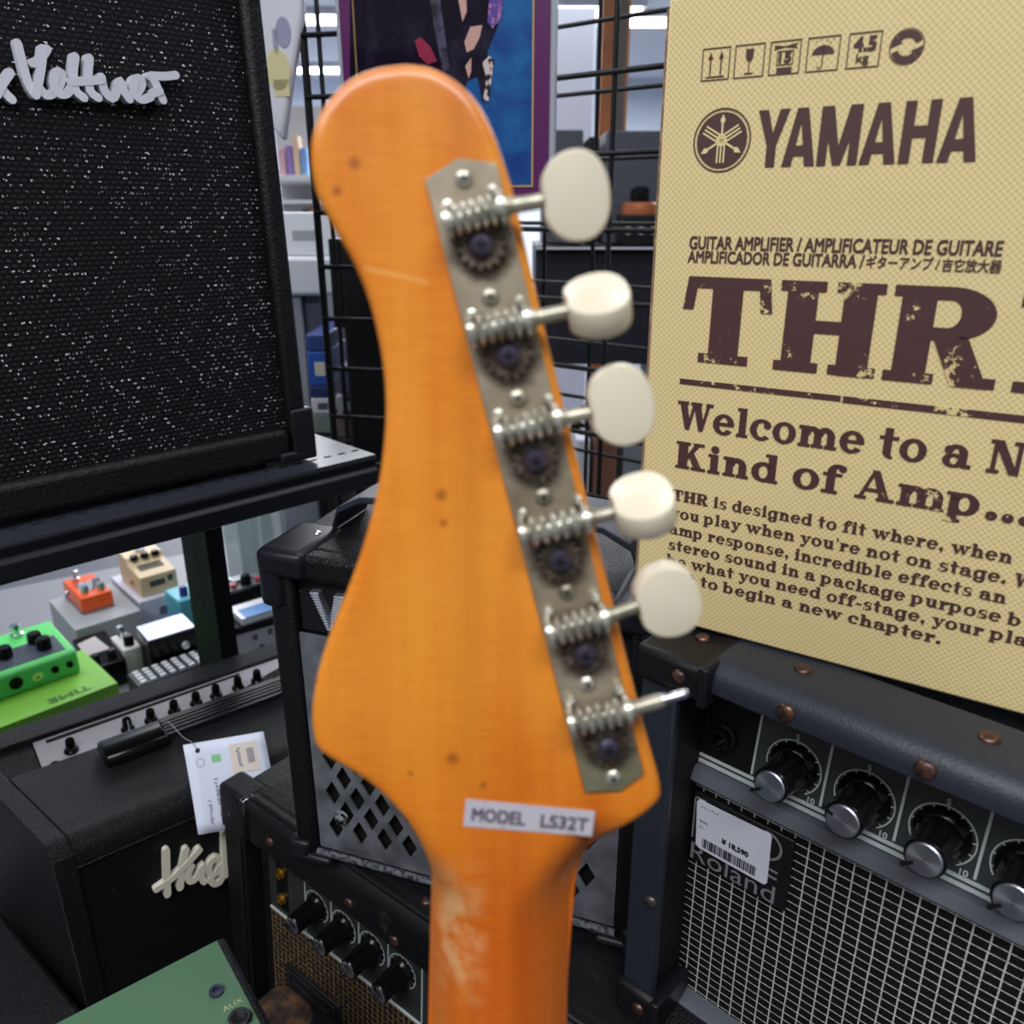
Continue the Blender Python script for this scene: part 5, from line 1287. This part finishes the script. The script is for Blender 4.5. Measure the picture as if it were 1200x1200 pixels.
# copper effect box with black knob on the rack front
f2 = Frame(fr.O+fr.y*.002, 0); x0, _ = f2.front(728, 252); x1, zz = f2.front(778, 252)
t = thing('equipment_case', 'low black case under the copper-coloured round device, behind the wire mesh', 'case', loc=(f2.O.x, f2.O.y, fr.O.z+zb))
obj('case_body', MB().box(x0, x1, 0, .112, .0005, zz-zb), mat('dark_case_shell', (20, 20, 24), .35), t, bevel=.004)
for k in range(3): obj('knob', MB().lathe([(.012, 0), (.012, .01), (0, .011)], (x0+.02+.036*k, 0, (zz-zb)*.5), (0, -1, 0), 16), CHROME, t)
zcop = fr.O.z+zz
t = thing('round_device', 'low copper-coloured round device with a black knob, behind the mesh near the tan box', 'device', loc=(f2.O.x+(x0+x1)/2, f2.O.y+.056, zcop))
obj('base', MB().lathe([(.052, .0005), (.054, .012), (.052, .028), (.044, .034), (0, .035)], (0, 0, 0), (0, 0, 1), 24), mat('copper_enamel', (176, 104, 66), .35, .3), t)
obj('knob', MB().lathe([(.026, .034), (.030, .046), (.028, .068), (.016, .076), (0, .077)], (0, 0, 0), (0, 0, 1), 20), GLOSSBLK, t)
# things under the rack
simple('white_bin', 'white bin under the display rack, left of the brown panel', 'bin', (672, 515, 692, 640), 1.75, .2, mat('white_plastic', (206, 212, 222), .5), down=True)
simple('wood_cabinet', 'reddish brown cabinet side under the display rack', 'cabinet', (694, 510, 724, 620), 1.7, .3, mat('red_brown_wood', (112, 74, 58), .5), down=True)
simple('plastic_crate', 'grey translucent crate beside the reddish brown cabinet', 'crate', (726, 508, 770, 620), 1.72, .25, mat('grey_crate_plastic', (118, 122, 130), .4), down=True)
c = at(683, 512, 1.72)
m = MB()
for k in range(3): m.tube([Vector(p) for p in smooth_path3([Vector((-.03+.01*k, 0, .0)), Vector((0, .02, .035+.008*k)), Vector((.03, .01, .02)), Vector((.01, .03, .004)), Vector((-.02, .02, .02*k))])], .004, 6)
tag(obj('cable_coil', m, GLOSSBLK), 'coil of black cable lying on the white bin', 'cable').location = (c.x, c.y+.02, c.z+.004)
# ---- left of the headstock
c = at(333, 160, .98); f3 = Frame(c, -15)
t = tframe(f3, 'plastic_bag', 'hanging white plastic bag with yellow round label, beside the large amplifier', 'bag')
xx = [f3.front(*p) for p in ((292, -40), (352, -40), (352, 20), (338, 110), (331, 165), (318, 150))]
m = MB().prism(xx, 'y', 0, .015); obj('bag', m, mat('milky_plastic', (214, 214, 224), .35, bump=(30, .8)), t, bevel=.004)
a = f3.front(326, 82); q = MB(); q.prism([(a[0]+.016*math.cos(R(k)), a[1]+.022*math.sin(R(k))) for k in range(0, 360, 15)], 'y', -.0008, 0); a2 = f3.front(330, 100); q.box(a2[0]-.010, a2[0]+.010, -.0008, 0, a2[1]-.012, a2[1]+.006)
obj('yellow_label', q, mat('yellow_label_paper', (212, 204, 156), .5), t)
a = f3.front(332, 38); q = MB().prism([(a[0]+.010*math.cos(R(k)), a[1]+.016*math.sin(R(k))) for k in range(0, 360, 20)], 'y', -.0008, 0).box(a[0]-.014, a[0]-.008, -.0008, 0, a[1]-.022, a[1]+.004); obj('grey_print', q, mat('lilac_grey_print', (150, 150, 176), .6), t)
obj('hanger', MB().tube([Vector((xx[1][0]-.02, .007, xx[1][1]-.002)), Vector((xx[1][0]-.01, .007, xx[1][1]+.06))], .002, 6), CHROME, t)
# goods shelves seen through the gap
t, fr, xa, xb, za, zb = simple('goods_shelf', 'white goods shelves seen far off between the large amplifier and the headstock', 'shelf', (300, 205, 392, 213), 3.4, .4, WHITE, part='shelf_board')
obj('shelf_board', MB().box(xa, xb, 0, .4, za-.085, za-.07), WHITE, t)
obj('shelf_board', MB().box(xa, xb, 0, .4, za-.185, za-.17), WHITE, t)
obj('back_panel', MB().box(xa, xb, .38, .4, za-.26, zb+.30), mat('pale_backboard', (188, 186, 186), .6), t)
for x in (xa, xb-.02): obj('upright', MB().box(x, x+.02, .0, .4, -fr.O.z, za-.26), WHITE, t)
cols = [((214, 164, 178), 'pink'), ((150, 120, 190), 'violet'), ((226, 196, 168), 'peach'), ((120, 160, 210), 'sky blue'), ((216, 216, 226), 'white'), ((96, 104, 120), 'slate')]
rr = random.Random(11); n = 0
for k in range(4):
    cc, nm = cols[k]; x = xa+.105+.030*k; hgt = .06+.1*rr.random()
    t5 = tag(obj('goods_packet', MB().box(-.013, .013, 0, .06, 0, hgt), mat(nm.replace(' ', '_')+'_packet', cc, .5), bevel=.002), nm+' packet standing on the far white goods shelf', 'packet', 'packets on the far goods shelf')
    t5.location = (fr.O.x+x, fr.O.y+.05, fr.O.z+zb+.0005)
for k, (cc, nm) in enumerate((((176, 96, 44), 'orange brown'), ((70, 60, 66), 'dark grey'), ((196, 136, 84), 'tan'))):
    t5 = tag(obj('goods_box', MB().box(-.014, .014, 0, .08, 0, .05+.012*k), mat(nm.replace(' ', '_')+'_goods', cc, .5), bevel=.003), nm+' box on the lowest far goods shelf', 'box', 'boxes on the lowest goods shelf')
    t5.location = (fr.O.x+xa+.150+.032*k, fr.O.y+.05, fr.O.z+za-.1695)
# white printer on a grey drawer stack
t, fr, xa, xb, za, zb = simple('drawer_tower', 'grey drawer tower under the white boxes, behind the large amplifier', 'drawers', (318, 346, 352, 520), 1.745, .3, mat('grey_drawer_plastic', (122, 126, 136), .4), down=True)
obj('drawer', MB().box(xb+.002, xb+.045, .02, .3, -fr.O.z, zb), mat('smoky_drawer', (72, 76, 92), .3), t)
obj('lid', MB().box(xa-.02, xb+.10, -.015, .3, zb, zb+.075), mat('grey_white_lid', (186, 190, 198), .4), t, bevel=.008)
zt5 = fr.O.z+zb+.0755
t = thing('white_carton', 'white carton with a grey label on the drawer tower', 'box', loc=(fr.O.x, fr.O.y, zt5))
obj('carton', MB().box(xa-.01, xb+.085, .0, .25, 0, .082), mat('clean_white_card', (212, 214, 220), .5), t, bevel=.003)
obj('label', MB().box(xb-.005, xb+.045, -.001, 0, .030, .048), mat('mid_grey_label', (150, 152, 158), .6), t)
# dark display cabinet behind the left mesh
t, fr, xa, xb, za, zb = simple('display_cabinet', 'black display cabinet with a small opening behind the left wire mesh', 'cabinet', (414, 280, 470, 540), 1.4, .35, BLACK, down=True, part='side_panel')
xc, zc = fr.front(392, 384); xd, zd = fr.front(392, 430)
obj('top_rail', MB().box(xc, xa, 0, .33, zc, zb), BLACK, t)
obj('back_panel', MB().box(xc, xa, .33, .35, -fr.O.z, zc), mat('pale_green_back', (150, 176, 160), .5, var=((90, 120, 84), 60, .45, .6)), t)
for k, (p0, p1, cc, nm) in enumerate(((432, 462, (74, 76, 100), 'slate blue'), (464, 482, (150, 150, 156), 'light grey'), (486, 512, (104, 84, 88), 'mauve'))):
    x0, z1_ = fr.front(394, p0, .05); x1, z0_ = fr.front(412, p1, .05)
    f6 = fr.O+Vector((0, .05, 0))
    obj('shelf', MB().box(xc, xa, .02, .33, z0_-.006, z0_), BLACK, t)
    o = tag(obj('stacked_device', MB().box(x0, x1, 0, .2, .0004, z1_-z0_), mat(nm.replace(' ', '_')+'_device', cc, .5), bevel=.002), nm+' device on a shelf of the black display cabinet', 'device', 'devices in the display cabinet'); o.location = (f6.x, f6.y, f6.z+z0_)
# blue boxes beside it
t, fr, xa, xb, za, zb = simple('case_rack', 'dark rack holding blue cases between drawer tower and wire mesh', 'rack', (368, 508, 392, 512), 1.5, .2, BLACK, part='shelf_board')
for x in (xa, xb-.01): obj('leg', MB().box(x, x+.01, .02, .18, -fr.O.z, za), BLACK, t)
zcur = fr.O.z+zb
for k, (hp, cc, nm) in enumerate(((.036, (112, 126, 120), 'grey-green case at the bottom of the stack behind the left mesh'), (.030, (198, 200, 206), 'white case with a label in the stack behind the left mesh'), (.022, (24, 40, 96), 'navy case in the middle of the stack behind the left mesh'), (.062, (26, 78, 164), 'bright blue case near the top of the stack behind the left mesh'), (.030, (34, 58, 120), 'dark blue case topmost of the stack behind the left mesh'))):
    o = tag(obj('storage_case', MB().box(xa, xb, .0, .18, .0003, hp), mat('case_%s' % nm.split(' case')[0].replace(' ', '_').replace('-', '_'), cc, .45), bevel=.003), nm, 'case', 'cases stacked behind the left mesh')
    o.location = (fr.O.x, fr.O.y, zcur); zcur += hp
    if k in (1, 3): obj('label', MB().box(xa+.012, xa+.030, -.0008, 0, hp*.3, hp*.7), mat('case_label_%d' % k, (70, 74, 84) if k == 1 else (200, 196, 180), .5), o)
